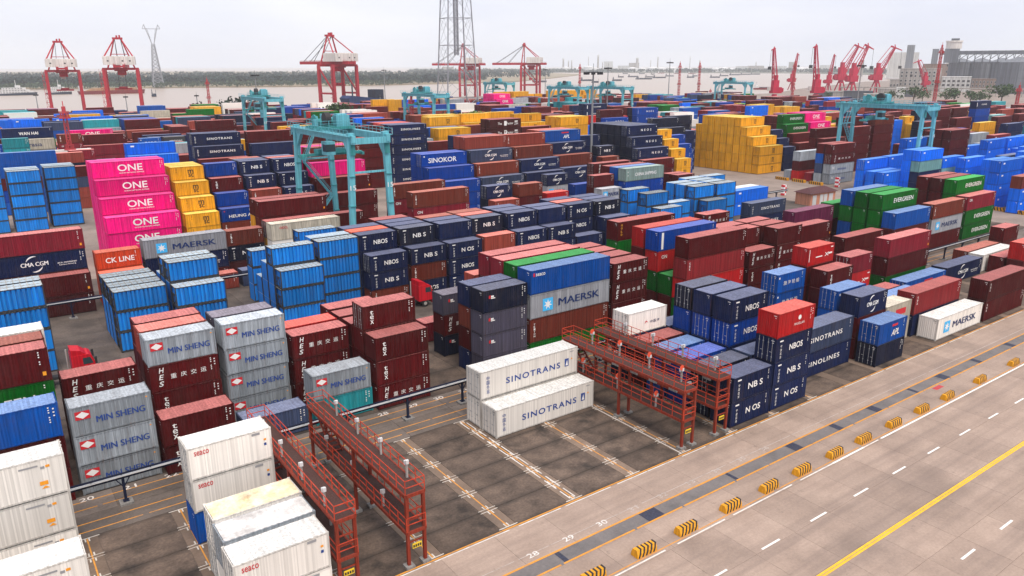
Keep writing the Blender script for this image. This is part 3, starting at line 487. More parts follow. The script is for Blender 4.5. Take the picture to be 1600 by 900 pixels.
# ---------------------------------------------------------------- container meshes (shared by all of a size)
WD = 2.438
CM = {}
def profile(a, b, pitch, depth, ph=(.30, .20, .30, .20)):
    n = max(1, round((b-a)/pitch)); p = (b-a)/n; out = []
    for i in range(n):
        x = a+i*p; out += [(x, 0), (x+ph[0]*p, 0), (x+(ph[0]+ph[1])*p, depth), (x+(ph[0]+ph[1]+ph[2])*p, depth)]
    return out+[(b, 0)]
PH = flat('placeholder', (.5, .5, .5))
def build_meshes(L, H):
    k = (L, H)
    f = MB()
    for x in (0, L-.13):
        for y in (0, WD-.13): f.box(x, x+.13, y, y+.13, .1, H-.1)
    for z0, z1 in ((.06, .18), (H-.13, H-.045)):
        for y in (.008, WD-.078): f.box(.13, L-.13, y, y+.07, z0, z1)
        for x in (.008, L-.078): f.box(x, x+.07, .13, WD-.13, z0, z1)
    for x in (-.006, L-.172):
        for y in (-.006, WD-.156):
            for z in (0, H-.118): f.box(x, x+.178, y, y+.162, z, z+.114)
    CM[k+('frame',)] = f.mesh('frame', [PH])
    for kind, pitch, dep in (('c', .277, .042), ('r', .36, .0018)):
        s = MB(); pr = profile(.13, L-.13, pitch, dep)
        for (a, da), (b, db) in zip(pr, pr[1:]): s.face([(a, .022+da, .17), (b, .022+db, .17), (b, .022+db, H-.12), (a, .022+da, H-.12)])
        CM[k+('side', kind)] = s.mesh('side_panel', [PH])
    s = MB(); s.face([(L-.13, WD-.02, .17), (.13, WD-.02, .17), (.13, WD-.02, H-.12), (L-.13, WD-.02, H-.12)]); CM[k+('back',)] = s.mesh('side_panel', [PH])
    s = MB(); s.face([(L-.02, .13, .17), (L-.02, WD-.13, .17), (L-.02, WD-.13, H-.12), (L-.02, .13, H-.12)]); CM[k+('far_end',)] = s.mesh('end_panel', [PH])
    s = MB(); pr = profile(.13, WD-.13, .25, .045)
    for (a, da), (b, db) in zip(pr, pr[1:]): s.face([(.022+da, b, .17), (.022+da, a, .17), (.022+da, a, H-.12), (.022+db, b, H-.12)] if da == db else [(.022+db, b, .17), (.022+da, a, .17), (.022+da, a, H-.12), (.022+db, b, H-.12)])
    CM[k+('end',)] = s.mesh('end_panel', [PH])
    s = MB(); pr = profile(.10, L-.10, .42, .016, (.36, .14, .36, .14))
    for (a, da), (b, db) in zip(pr, pr[1:]): s.face([(a, .06, H-.022-da), (b, .06, H-.022-db), (b, WD-.06, H-.022-db), (a, WD-.06, H-.022-da)])
    CM[k+('roof',)] = s.mesh('roof', [PH])
    # doors: one leaf (y from .13 to centre); rods
    for side in (0, 1):
        y0, y1 = (.135, WD/2-.006) if side == 0 else (WD/2+.006, WD-.135)
        s = MB(); hs = [.17, .17+(H-.29)*.2, .17+(H-.29)*.4, .17+(H-.29)*.6, .17+(H-.29)*.8, H-.12]
        s.box(.03, .06, y0, y1, .17, H-.12)
        for a, b in zip(hs, hs[1:]): s.box(.014, .03, y0+.07, y1-.07, a+.05, b-.05)
        CM[k+('door', side)] = s.mesh('door', [PH])
        s = MB()
        for q in (.28, .72):
            yy = y0+(y1-y0)*q; s.tube((-.012, yy, .12), (-.012, yy, H-.07), .022, 5)
            s.box(-.03, .02, yy-.05, yy+.05, H*.22, H*.22+.10); s.box(-.03, .02, yy-.05, yy+.05, H*.78, H*.78+.10); s.box(-.036, -.006, yy-.03, yy+.26 if q < .5 else yy+.03, H*.42, H*.42+.05)
        CM[k+('rod', side)] = s.mesh('locking_rod', [PH])
    # end markings: a few small white stencils
    s = MB()
    for i in range(5): s.face([(-.012, .55-.07*i+.03, H*.88), (-.012, .55-.07*i-.02, H*.88), (-.012, .55-.07*i-.02, H*.91), (-.012, .55-.07*i+.03, H*.91)])
    s.face([(-.012, .40, H*.80), (-.012, .30, H*.80), (-.012, .30, H*.83), (-.012, .40, H*.83)])
    CM[k+('stencil',)] = s.mesh('stencil', [PH])
    # bulk box: deep ribs, slatted roof, recessed barrel end
    if L < 8:
        s = MB(); pr = profile(.13, L-.13, .485, .16, (.60, .05, .30, .05))
        for (a, da), (b, db) in zip(pr, pr[1:]): s.face([(a, .03+da, .24), (b, .03+db, .24), (b, .03+db, H-.12), (a, .03+da, H-.12)])
        CM[k+('side', 'b')] = s.mesh('side_panel', [PH])
        s = MB(); s.box(.1, L-.1, .07, WD-.07, H-.10, H-.07)
        CM[k+('roof', 'b')] = s.mesh('roof', [PH])
        s = MB()
        for i in range(10): x = .1+(L-.2)*i/9; s.box(x-.045, x+.045, .07, WD-.07, H-.07, H-.015)
        s.box(.1, L-.1, WD/2-.05, WD/2+.05, H-.069, H-.02)
        CM[k+('slat', 'b')] = s.mesh('roof_slats', [PH])
        s = MB(); n = 12
        for i in range(n):
            a0, a1 = pi*i/n, pi*(i+1)/n; y_ = lambda a: WD/2-cos(a)*(WD/2-.14); x_ = lambda a: .42-.30*sin(a)
            s.face([(x_(a0), y_(a1), .3), (x_(a0), y_(a0), .3), (x_(a0), y_(a0), H-.25), (x_(a1), y_(a1), H-.25)] if 0 else [(x_(a1), y_(a1), .3), (x_(a0), y_(a0), .3), (x_(a0), y_(a0), H-.25), (x_(a1), y_(a1), H-.25)])
        s.box(.40, .46, .13, WD-.13, .1, H-.1)
        CM[k+('end', 'b')] = s.mesh('end_panel', [PH])
        s = MB(); s.bar((.03, .13, H*.62), (.03, WD-.13, H*.62), .06); s.bar((.03, .13, .25), (.03, WD/2, H*.6), .05); s.bar((.03, WD-.13, .25), (.03, WD/2, H*.6), .05)
        s.bar((.03, WD*.35, .1), (.03, WD*.35, H*.6), .05); s.bar((.03, WD*.65, .1), (.03, WD*.65, H*.6), .05); s.box(.1, L-.1, .05, .12, .17, .24)
        CM[k+('brace', 'b')] = s.mesh('end_brace', [PH])
for L, H in ((12.19, 2.9), (6.06, 2.59)): build_meshes(L, H)
LET = {}
def lettering(code, L, H):
    k = (code, L, H)
    if k not in LET:
        g = {}
        for c, (v, f) in liv(code, L, H):
            m = g.setdefault(c, [[], []]); n = len(m[0]); m[0] += v; m[1] += [tuple(i+n for i in q) for q in f]
        LET[k] = g
    return LET[k]
LMESH = {}
def letmesh(code, L, H):
    k = (code, L, H)
    if k not in LMESH:
        out = []
        for j, (c, (v, f)) in enumerate(sorted(lettering(code, L, H).items())):
            if not v: continue
            me = bpy.data.meshes.new('lettering'); me.from_pydata([(a, -.004-.002*j, b) for a, b in v], [], f); me.materials.append(M_ink[c]); me.update(); out.append(me)
        LMESH[k] = out
    return LMESH[k]
ORD = ['bottom', 'second', 'third', 'fourth', 'fifth', 'sixth', 'seventh']
NTH = ['first', 'second', 'third', 'fourth', 'fifth', 'sixth', 'seventh', 'eighth', 'ninth', 'tenth', 'eleventh', 'twelfth', 'thirteenth', 'fourteenth', 'fifteenth', 'sixteenth', 'seventeenth', 'eighteenth', 'nineteenth', 'twentieth', 'twenty-first', 'twenty-second', 'twenty-third', 'twenty-fourth', 'twenty-fifth', 'twenty-sixth', 'twenty-seventh', 'twenty-eighth', 'twenty-ninth', 'thirtieth']+['column %d' % i for i in range(31, 90)]
BLK = {'A': 'nearest yard block', 'B': 'second yard block', 'C': 'third yard block', 'D': 'fourth yard block', 'E': 'fifth yard block', 'F': 'far yard', 'G': 'right yard'}
colx = {}; rowy = {}
for b in BLK:
    xs_ = sorted(set(c['x'] for c in CONT if c['b'] == b)); g = []
    for x in xs_:
        if not g or x-g[-1][-1] > 2.2: g.append([x])
        else: g[-1].append(x)
    colx[b] = {x: i for i, q in enumerate(g) for x in q}
for c in CONT[:NHAND]: rowy.setdefault((c['b'], colx[c['b']][c['x']]), set()).add((c['y'], c['x']))
rowy = {k: {q: i for i, q in enumerate(sorted(v))} for k, v in rowy.items()}
MK = {'min': 'blue lettering and diamond emblem', 'nbos': 'four white letters', 'nbw': 'worn white letters', 'nbb': 'four white letters', 'neos': 'spaced white letters', 'hes': 'white script', 'tex': 'upright white letters', 'txd': 'upright white letters', 'txr': 'upright white letters', 'snw': 'blue lettering and sail emblem',
      'snt': 'long white lettering', 'snl': 'long white lettering', 'msk': 'star emblem and dark lettering', 'mskw': 'star emblem and dark lettering', 'one': 'three big letters', 'msc': 'black emblem', 'evg': 'slanted white lettering', 'cma': 'white lettering between arcs', 'cme': 'white lettering between arcs', 'cml': 'white lettering between arcs',
      'apl': 'white lettering under red bar', 'sew': 'small red lettering', 'seb': 'small white lettering', 'oocl': 'red lettering', 'ckl': 'big white lettering', 'hga': 'big white lettering', 'sko': 'big white lettering', 'chs': 'big white lettering', 'gold': 'upright yellow letters', 'bhl': 'four white characters', 'mag': 'round white emblem', 'xp': 'white cross emblem'}
used = set()
def build_container(i, c):
    ty = TY[c['t']]; ck, lv, en = ty[:3]; kind = ty[3] if len(ty) > 3 else 'c'
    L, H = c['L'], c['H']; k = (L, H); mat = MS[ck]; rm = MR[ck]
    if kind == 'y': rm = M_yroof
    if kind == 't': rm = M_tarp
    b = c['b']; ci = colx[b][c['x']]; ri = rowy[(b, ci)][(c['y'], c['x'])]
    tier = 'lone' if c['n'] == 1 else ('top' if c['tier'] == c['n']-1 else ORD[c['tier']])
    size = 'long' if L > 8 else 'short'
    what = 'ribbed bulk container' if kind == 'b' else ('refrigerated container' if kind in 'ry' else ('tarpaulin-topped container' if kind == 't' else 'container'))
    mk = MK.get(lv); tail = '%s tier, %s row, %s column, %s' % (tier, NTH[ri], NTH[ci], BLK[b])
    lab = '%s %s %s%s, %s' % (size, CC[ck][1], what, ', '+mk if mk else '', tail)
    if len(lab.split()) > 16: lab = '%s %s %s, %s' % (size, CC[ck][1], what, tail)
    if len(lab.split()) > 16: lab = '%s %s, %s' % (CC[ck][1], what, tail)
    assert lab not in used, lab
    used.add(lab)
    root = empty('shipping_container', (c['x'], c['y'], c['z']), 0, lab, 'container', 'shipping containers stacked in the yard')
    R_ = random.Random(i*77+5); v = R_.uniform(.72, 1.22); col = (v, v, v, 1)
    # small real-world misalignment
    root.location.x += R_.uniform(-.05, .05); root.location.y += R_.uniform(-.03, .03)
    def pt(name, key, m):
        o = link(name, CM[key], root, None, m); o.color = col; return o
    if kind == 'b':
        fm = MS['stl']
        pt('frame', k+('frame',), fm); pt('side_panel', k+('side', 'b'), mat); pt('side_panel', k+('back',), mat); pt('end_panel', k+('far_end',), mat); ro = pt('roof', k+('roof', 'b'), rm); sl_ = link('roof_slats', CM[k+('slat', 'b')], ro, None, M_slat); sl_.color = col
        e = pt('end_panel', k+('end', 'b'), mat); br = link('end_brace', CM[k+('brace', 'b')], e, None, fm)
        return root
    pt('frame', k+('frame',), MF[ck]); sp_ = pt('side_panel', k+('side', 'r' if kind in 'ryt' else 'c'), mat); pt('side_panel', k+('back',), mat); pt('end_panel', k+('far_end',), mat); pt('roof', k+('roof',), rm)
    if en == 'd':
        for s in (0, 1):
            d = pt('door', k+('door', s), mat); r_ = link('locking_rod', CM[k+('rod', s)], d, None, M_rod if ck in ('nvy', 'roy', 'wht', 'blu', 'sag', 'gry', 'nvd', 'mar', 'cri', 'sky') else mat)
    else: e = pt('end_panel', k+('end',), mat)
    if ck not in ('pnk',): link('stencil', CM[k+('stencil',)], root, None, M_ink['k'] if ck in ('wht', 'gry', 'sil', 'crm', 'yel', 'sag') else M_ink['w'])
    if lv == 'nbos': lv = R_.choice(('nbos', 'nbos', 'nbosb', 'nbosc'))
    if lv:
        for me in letmesh(lv, L, H): link('lettering', me, sp_)
    return root
M_slat = paint('roof_slat', (.42, .42, .40), .6, .6, .5)
for i in sorted(IND): build_container(i, CONT[i])
# the rest of the yard: every container too small, too far or too hidden to pick out
STUFF = MB(); keys = sorted(CC); kidx = {k: i for i, k in enumerate(keys)}; nk = len(keys); inks = sorted(M_ink)
dk = 2*nk+len(inks)
for i, c in enumerate(CONT):
    if i in IND: continue
    ty = TY[c['t']]; a = kidx[ty[0]]; x0, y0, z0 = c['x'], c['y'], c['z']; x1, y1, z1 = x0+c['L'], y0+WD, z0+c['H']
    fm = kidx['stl'] if ty[0] == 'blk' else a
    v = [(x0, y0, z0), (x1, y0, z0), (x1, y1, z0), (x0, y1, z0), (x0, y0, z1), (x1, y0, z1), (x1, y1, z1), (x0, y1, z1)]
    g = .035
    # body slightly inset at the bottom so tiers read apart
    STUFF.raw([(x0+g, y0+g, z0+.03), (x1-g, y0+g, z0+.03), (x1-g, y1-g, z0+.03), (x0+g, y1-g, z0+.03), (x0+g, y0+g, z1-.02), (x1-g, y0+g, z1-.02), (x1-g, y1-g, z1-.02), (x0+g, y1-g, z1-.02)],
              [(0, 1, 5, 4), (1, 2, 6, 5), (2, 3, 7, 6), (3, 0, 4, 7)], a)
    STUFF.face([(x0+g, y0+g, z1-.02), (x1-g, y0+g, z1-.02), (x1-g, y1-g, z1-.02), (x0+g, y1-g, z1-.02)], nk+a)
    d2 = (x0-CAM[0])**2+(y0-CAM[1])**2
    if d2 < 420**2:
        f = .10
        for xa in (x0, x1-f): STUFF.box(xa, xa+f, y0, y0+f, z0+.03, z1-.02, fm, False)
        STUFF.box(x0, x0+f, y1-f, y1, z0+.03, z1-.02, fm, False)
        STUFF.box(x0+f, x1-f, y0+.005, y0+f, z0+.03, z0+.16, fm); STUFF.box(x0+f, x1-f, y0+.005, y0+f, z1-.12, z1-.015, fm)
    if d2 < 480**2 and i < NHAND and ty[1] and cnt[i] > 0:
        for ci_, (vv, ff) in lettering(ty[1], c['L'], c['H']).items():
            STUFF.raw([(x0+p, y0-.01, z0+q) for p, q in vv], ff, 2*nk+inks.index(ci_))
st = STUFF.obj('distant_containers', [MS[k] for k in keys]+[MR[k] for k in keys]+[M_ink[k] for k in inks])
tag(st, 'patchwork of distant shipping containers filling the rear of the yard', 'containers', None, 'stuff')
# ================================================================ the ground
M_yard = ground_mat('yard_concrete', (.21, .168, .145), (.30, .24, .205), .12, .05, (.075, .062, .055), .6)
M_slab = ground_mat('road_concrete', (.31, .232, .188), (.385, .292, .238), .22, .09, (.15, .115, .098), .65, fine=.22)
# tyre wear drawn out along the road
t = M_slab.node_tree; gg = N(t, 'ShaderNodeNewGeometry'); mpp = N(t, 'ShaderNodeMapping'); mpp.inputs['Scale'].default_value = (.025, .75, 1); L_(t, gg.outputs['Position'], mpp.inputs['Vector']); nz = N(t, 'ShaderNodeTexNoise'); nz.inputs['Scale'].default_value = 1.0; nz.inputs['Detail'].default_value = 7; nz.inputs['Roughness'].default_value = .6; L_(t, mpp.outputs[0], nz.inputs['Vector'])
rr = N(t, 'ShaderNodeValToRGB'); rr.color_ramp.elements[0].position = .46; rr.color_ramp.elements[1].position = .68; rr.color_ramp.elements[1].color = (.55, .55, .55, 1); L_(t, nz.outputs['Fac'], rr.inputs[0])
sp2 = N(t, 'ShaderNodeTexNoise'); sp2.inputs['Scale'].default_value = .55; sp2.inputs['Detail'].default_value = 8; sp2.inputs['Roughness'].default_value = .75; L_(t, gg.outputs['Position'], sp2.inputs['Vector']); r3 = N(t, 'ShaderNodeValToRGB'); r3.color_ramp.elements[0].position = .615; r3.color_ramp.elements[1].position = .68; r3.color_ramp.elements[1].color = (.5, .5, .5, 1); L_(t, sp2.outputs['Fac'], r3.inputs[0])
bs_ = t.nodes['Principled BSDF']; src = bs_.inputs['Base Color'].links[0].from_socket; mm_ = N(t, 'ShaderNodeMixRGB'); mm_.inputs[2].default_value = (.19, .145, .125, 1); L_(t, rr.outputs[0], mm_.inputs[0]); L_(t, src, mm_.inputs[1]); m3 = N(t, 'ShaderNodeMixRGB'); m3.inputs[2].default_value = (.13, .10, .085, 1); L_(t, r3.outputs[0], m3.inputs[0]); L_(t, mm_.outputs[0], m3.inputs[1]); L_(t, m3.outputs[0], bs_.inputs['Base Color'])
M_joint = flat('joint', (.15, .115, .095), .95)
M_pav = ground_mat('dark_paving', (.078, .058, .047), (.155, .113, .088), .45, .30, (.020, .018, .017), .92, bump=.5, fine=.5)
# dirt that gathers along the panel joints
t = M_pav.node_tree; tcn = N(t, 'ShaderNodeTexCoord'); spx = N(t, 'ShaderNodeSeparateXYZ'); L_(t, tcn.outputs['Generated'], spx.inputs[0]); e1 = N(t, 'ShaderNodeMath', operation='SUBTRACT'); L_(t, spx.outputs[1], e1.inputs[0]); e1.inputs[1].default_value = .5
e2 = N(t, 'ShaderNodeMath', operation='ABSOLUTE'); L_(t, e1.outputs[0], e2.inputs[0]); nz = N(t, 'ShaderNodeTexNoise'); nz.inputs['Scale'].default_value = .9; nz.inputs['Detail'].default_value = 5; gg = N(t, 'ShaderNodeNewGeometry'); L_(t, gg.outputs['Position'], nz.inputs['Vector'])
e3 = N(t, 'ShaderNodeMath', operation='MULTIPLY_ADD'); L_(t, nz.outputs['Fac'], e3.inputs[0]); e3.inputs[1].default_value = .45; L_(t, e2.outputs[0], e3.inputs[2])
rr = N(t, 'ShaderNodeValToRGB'); rr.color_ramp.elements[0].position = .56; rr.color_ramp.elements[1].position = .74; rr.color_ramp.elements[1].color = (.6, .6, .6, 1); L_(t, e3.outputs[0], rr.inputs[0])
bs_ = t.nodes['Principled BSDF']; src = bs_.inputs['Base Color'].links[0].from_socket; mm_ = N(t, 'ShaderNodeMixRGB'); mm_.inputs[2].default_value = (.028, .024, .022, 1); L_(t, rr.outputs[0], mm_.inputs[0]); L_(t, src, mm_.inputs[1]); L_(t, mm_.outputs[0], bs_.inputs['Base Color'])
M_strip = ground_mat('strip_concrete', (.15, .108, .082), (.22, .16, .122), .6, .3, (.06, .05, .045), .6, fine=.25)
M_lane = ground_mat('lane_concrete', (.13, .108, .095), (.19, .155, .135), .35, .2, (.04, .036, .034), .7, fine=.3)
M_run = ground_mat('runway_asphalt', (.135, .125, .125), (.19, .17, .165), .5, .3, (.08, .075, .075), .5, fine=.2)
M_plate = paint('steel_plate', (.05, .055, .085), .5, .4, .4)
def worn(name, rgb, amt=.5):
    return ground_mat(name, rgb, tuple(c*.82 for c in rgb), 1.5, 1.1, (.22, .17, .14), amt, .7, fine=.15)
M_lw = worn('line_white', (.74, .70, .66)); M_lo = worn('line_orange', (.70, .30, .045), .6); M_ly = worn('line_yellow', (.86, .50, .03), .25); M_lt = worn('line_faded', (.46, .39, .35), .8); M_lw2 = worn('line_clean_white', (.84, .83, .80), .1)
land = [(-900, -900), (3500, -900), (3500, 1150), (1500, 830), (1000, 640), (800, 545), (640, 530), (560, 560), (520, 610), (470, 690), (400, 700), (330, 620), (235, 575), (140, 590), (60, 625), (-900, 700)]
g = MB(); g.face([(x, y, -.06) for x, y in land]); yard = tag(g.obj('yard', M_yard), kind='structure')
q_ = MB()
for a, b in zip(land[2:], land[3:]): q_.face([(a[0], a[1], -.06), (b[0], b[1], -.06), (b[0], b[1], -6), (a[0], a[1], -6)])
tag(q_.obj('quay_edge', M_yard), kind='structure')
# front road of concrete slabs
g = MB(); g.box(-60, 150, -90, -12.45, -.045, -.035, 0); road = tag(g.obj('road', M_joint), kind='structure')
YR = [(-16.78, -12.45), (-21.45, -18.2), (-25.5, -21.45), (-29.35, -25.5), (-33.0, -29.35), (-36.7, -33.0), (-40.4, -36.7), (-44.1, -40.4), (-47.8, -44.1), (-51.5, -47.8), (-55.2, -51.5)]
rs = random.Random(3); slabm = {}
for y0, y1 in YR:
    w = round(y1-y0, 2)
    if w not in slabm:
        b = MB(); b.box(.009, 4.591, .009, w-.009, -.034, 0); slabm[w] = b.mesh('slab', [M_slab])
    sh = rs.uniform(0, 1.0)
    for i in range(-12, 26):
        x = i*4.6+sh
        u, v, ww = px((x+2.3, (y0+y1)/2, 0))
        if ww < 5 or not (-120 < u < 900 and -50 < v < 560): 
            if not (x > 60): continue
        o = link('slab', slabm[w], road, (x, y0, rs.uniform(-.002, .002))); f = rs.uniform(.92, 1.07); o.color = (f, f, f, 1)
g = MB(); g.box(-60, 150, -18.2, -16.78, -.034, 0); link('runway', g.mesh('runway', [M_run]), road)
def line(par, name, x0, x1, y0, y1, m, z=.005):
    b = MB(); b.face([(x0, y0, z), (x1, y0, z), (x1, y1, z), (x0, y1, z)]); return link(name, b.mesh(name, [m]), par)
# broken long lines are painted in lengths
def longline(name, y, w, m, gaps, z=.005, x0=-58, x1=148):
    x = x0
    while x < x1:
        l = rs.uniform(*gaps[0]); line(road, name, x, min(x+l, x1), y-w/2, y+w/2, m, z); x += l+rs.uniform(*gaps[1])
longline('edge_line', -12.36, .14, M_lo, ((9, 16), (.02, .03))); longline('edge_line', -12.56, .09, M_lw, ((2.5, 7), (.1, 1.2)))
longline('bay_line', -15.86, .07, M_lt, ((6, 14), (.1, .5)))
longline('runway_line', -16.72, .17, M_lo, ((10, 18), (.02, .04)), .007); longline('runway_line', -18.12, .16, M_lo, ((4, 9), (.05, .3)), .007)
longline('kerb_line', -21.0, .09, M_lo, ((4, 10), (.2, .9)), .006); longline('kerb_line', -21.27, .12, M_lw, ((3, 8), (.2, 1.4)), .006)
for x0, x1 in ((21.5, 26.5), (29.5, 75), (80, 140)): line(road, 'kerb_line', x0, x1, -21.36, -21.18, M_lw2, .009)
for y in (-29.49, -29.71):
    longline('double_yellow_line', y, .17, M_ly, ((12, 20), (.02, .05)), .006)
for i in range(-6, 24): line(road, 'lane_dash', 1.0+6.02*i-1.05, 1.0+6.02*i+1.05, -25.42, -25.25, M_lw2, .006)
for i in range(-4, 18): line(road, 'lane_dash', 17.5+6.2*i-1.0, 17.5+6.2*i+1.0, -34.52, -34.34, M_lw2, .006)
for x, w in ((-6.6, .42), (1.9, 1.7), (12.3, .35), (20.8, 1.2), (27.8, .8), (34.5, 1.1), (42.5, .5), (48.6, 1.3), (57, .8), (66, 1)): line(road, 'steel_plate', x, x+w, -18.02, -16.84, M_plate, .012)
b = MB(); b.face([(45.0, -18.9, .006), (46.6, -18.9, .006), (46.6, -18.35, .006), (45.0, -18.35, .006)]); link('red_marking', b.mesh('red_marking', [worn('line_red', (.5, .06, .07), .4)]), road)
def ground_text(s, x, y, w, h, m, par, z=.008):
    v, f = T(s, x, y, w, h)
    me = bpy.data.meshes.new('number'); me.from_pydata([(a, b_, z) for a, b_ in v], [], f); me.materials.append(m); me.update(); return link('number', me, par)
for i, s in enumerate(['28', '29', '30', '31', '32', '33', '34', '35', '36']): ground_text(s, -7.9+3.35*i, -16.0, .95, .5, M_lw if i < 3 else M_lt, road)
# block A and lane paving
g = MB(); g.box(-62, 136.4, -12.45, 85.6, -.045, -.036, 0); pav = tag(g.obj('paving', M_joint), kind='structure')
colsX = [-0.7+6.6*i for i in range(-7, 22)]
rowsY = [-12.3, -9.35, -6.45, -3.5, -.55, 2.4, 5.3]
pm = {}
def panel(name, x0, x1, y0, y1, m):
    k = (name, round(x1-x0, 2), round(y1-y0, 2))
    if k not in pm:
        b = MB(); b.box(.02, x1-x0-.02, .02, y1-y0-.02, -.035, 0); pm[k] = b.mesh(name, [m])
    o = link(name, pm[k], pav, (x0, y0, rs.uniform(-.002, .002))); f = rs.uniform(.82, 1.15); o.color = (f, f, f, 1); return o
for x in colsX:
    if x > 118: break
    for y0, y1 in zip(rowsY, rowsY[1:]): panel('paving_panel', x+.72, x+5.88, y0, y1, M_pav)
    panel('beam_strip', x-.72, x+.72, -12.3, -3.5, M_strip); panel('beam_strip', x-.72, x+.72, -3.5, 5.3, M_strip)
for i in range(-10, 24):
    for y0, y1 in ((5.3, 8.6), (8.6, 11.9)): panel('lane_panel', i*6.2, i*6.2+6.2, y0, y1, M_lane)
    for y0, y1 in ((11.9, 17.6), (17.6, 23.4), (23.4, 29.2)): panel('paving_panel', i*6.2, i*6.2+6.2, y0, y1, M_pav)
sm = MB()
for s in (-.17, .17): sm.box(-.80, .80, s-.03, s+.03, .0035, .005)
for s in (-.17, .17): sm.box(s-.05, s+.05, -.62, -.22, .0035, .0055); sm.box(s-.05, s+.05, .22, .62, .0035, .0055)
M_lws = worn('slot_white', (.66, .61, .54), .85); slotm = sm.mesh('slot_mark', [M_lws])
em = MB(); em.box(-.85, .85, -.045, .045, .0035, .005)
for s in (-.13, .13): em.box(s-.05, s+.05, .05, .5, .0035, .0055)
endm = em.mesh('slot_mark', [M_lws])
for x in colsX[:13]:
    for j, y in enumerate(rowsY):
        if j == 0: link('slot_mark', endm, pav, (x, y+.18, 0))
        elif j == 6: o = link('slot_mark', endm, pav, (x, y-.12, 0)); o.rotation_euler = (0, 0, pi)
        else: link('slot_mark', slotm, pav, (x+rs.uniform(-.04, .04), y, 0))
    line(pav, 'slot_line', x-.05, x+.05, -12.1, 5.1, M_lo, .0025)
for x0 in (-.7,):
    for dx in (-.25, .28):
        y = -11.9
        while y < 5: l = rs.uniform(1.2, 2.2); line(pav, 'slot_line', x0+dx-.05, x0+dx+.05, y, min(y+l, 5), M_lw, .0065); y += l+rs.uniform(.2, .6)
line(pav, 'slot_line', 12.0, 12.1, -12.1, 5, M_lw, .0065)
for y, m in ((6.1, M_lo), (7.35, M_lo), (9.6, M_lo), (10.9, M_lo)):
    x = -58
    while x < 110: l = rs.uniform(7, 15); line(pav, 'lane_line', x, x+l, y-.06, y+.06, m, .005); x += l+rs.uniform(.05, .5)
for s, x in (('20', -32.9), ('21', -29.7), ('22', -26.4), ('28', -6.2), ('29', -2.8), ('30', .3), ('31', 3.4)): ground_text(s, x, 11.2, 1.05, .62, M_lw, pav)
# darker paving under the third and fourth blocks
M_pav2 = ground_mat('worn_paving', (.075, .062, .055), (.13, .105, .09), .35, .12, (.035, .03, .028), .75, bump=.4, fine=.4)
for i in range(-10, 22):
    for y0, y1 in ((29.4, 36.3), (36.3, 43.0)): panel('lane_slab', i*6.2, i*6.2+6.2, y0, y1, M_lane if i > 2 else M_pav2)
    for y0, y1 in ((43.0, 49.5), (49.5, 56.0), (56.0, 62.4), (62.4, 68.6), (68.6, 77.0), (77.0, 85.6)): panel('paving_panel', i*6.2, i*6.2+6.2, y0, y1, M_pav2)
# ================================================================ traffic barriers
M_by = paint('barrier_yellow', (.78, .36, .025), .6, .25, .5, scale=2); M_bk = flat('barrier_black', (.03, .028, .028), .7)
b = MB(); b.prism([(-.36, 0), (.36, 0), (.33, .32), (.20, .62), (-.20, .62), (-.33, .32)], 'x', -.95, .95); bm = b.mesh('block', [M_by])
bs = MB()
def bprof(t): return [(-.362, .02), (-.333, .32), (-.202, .622), (.202, .622), (.333, .32), (.362, .02)]
stm = []
for i in range(5):
    x = -.90+.36*i; s_ = MB(); pr = bprof(0)
    for (ya, za), (yb, zb) in zip(pr, pr[1:]):
        ka, kb = x+.42*za, x+.42*zb
        s_.face([(ka, ya*1.012, za*1.004), (ka+.17, ya*1.012, za*1.004), (kb+.17, yb*1.012, zb*1.004), (kb, yb*1.012, zb*1.004)])
    stm.append(s_.mesh('stripe', [M_bk]))
BX = [-6.2, -1.25, 3.2, 8.4, 13.3, 17.9, 22.9, 27.6, 33.0, 38.4, 43.8, 51.2, 59.7, 68, 76, 84]
for i, x in enumerate(BX):
    r_ = empty('traffic_barrier', (x, -20.55, .006), rs.uniform(-.03, .03), 'yellow and black striped concrete barrier, %s from the left along the road kerb' % NTH[i], 'barrier', 'striped barriers along the road')
    link('block', bm, r_)
    for s_ in stm: link('stripe', s_, r_)
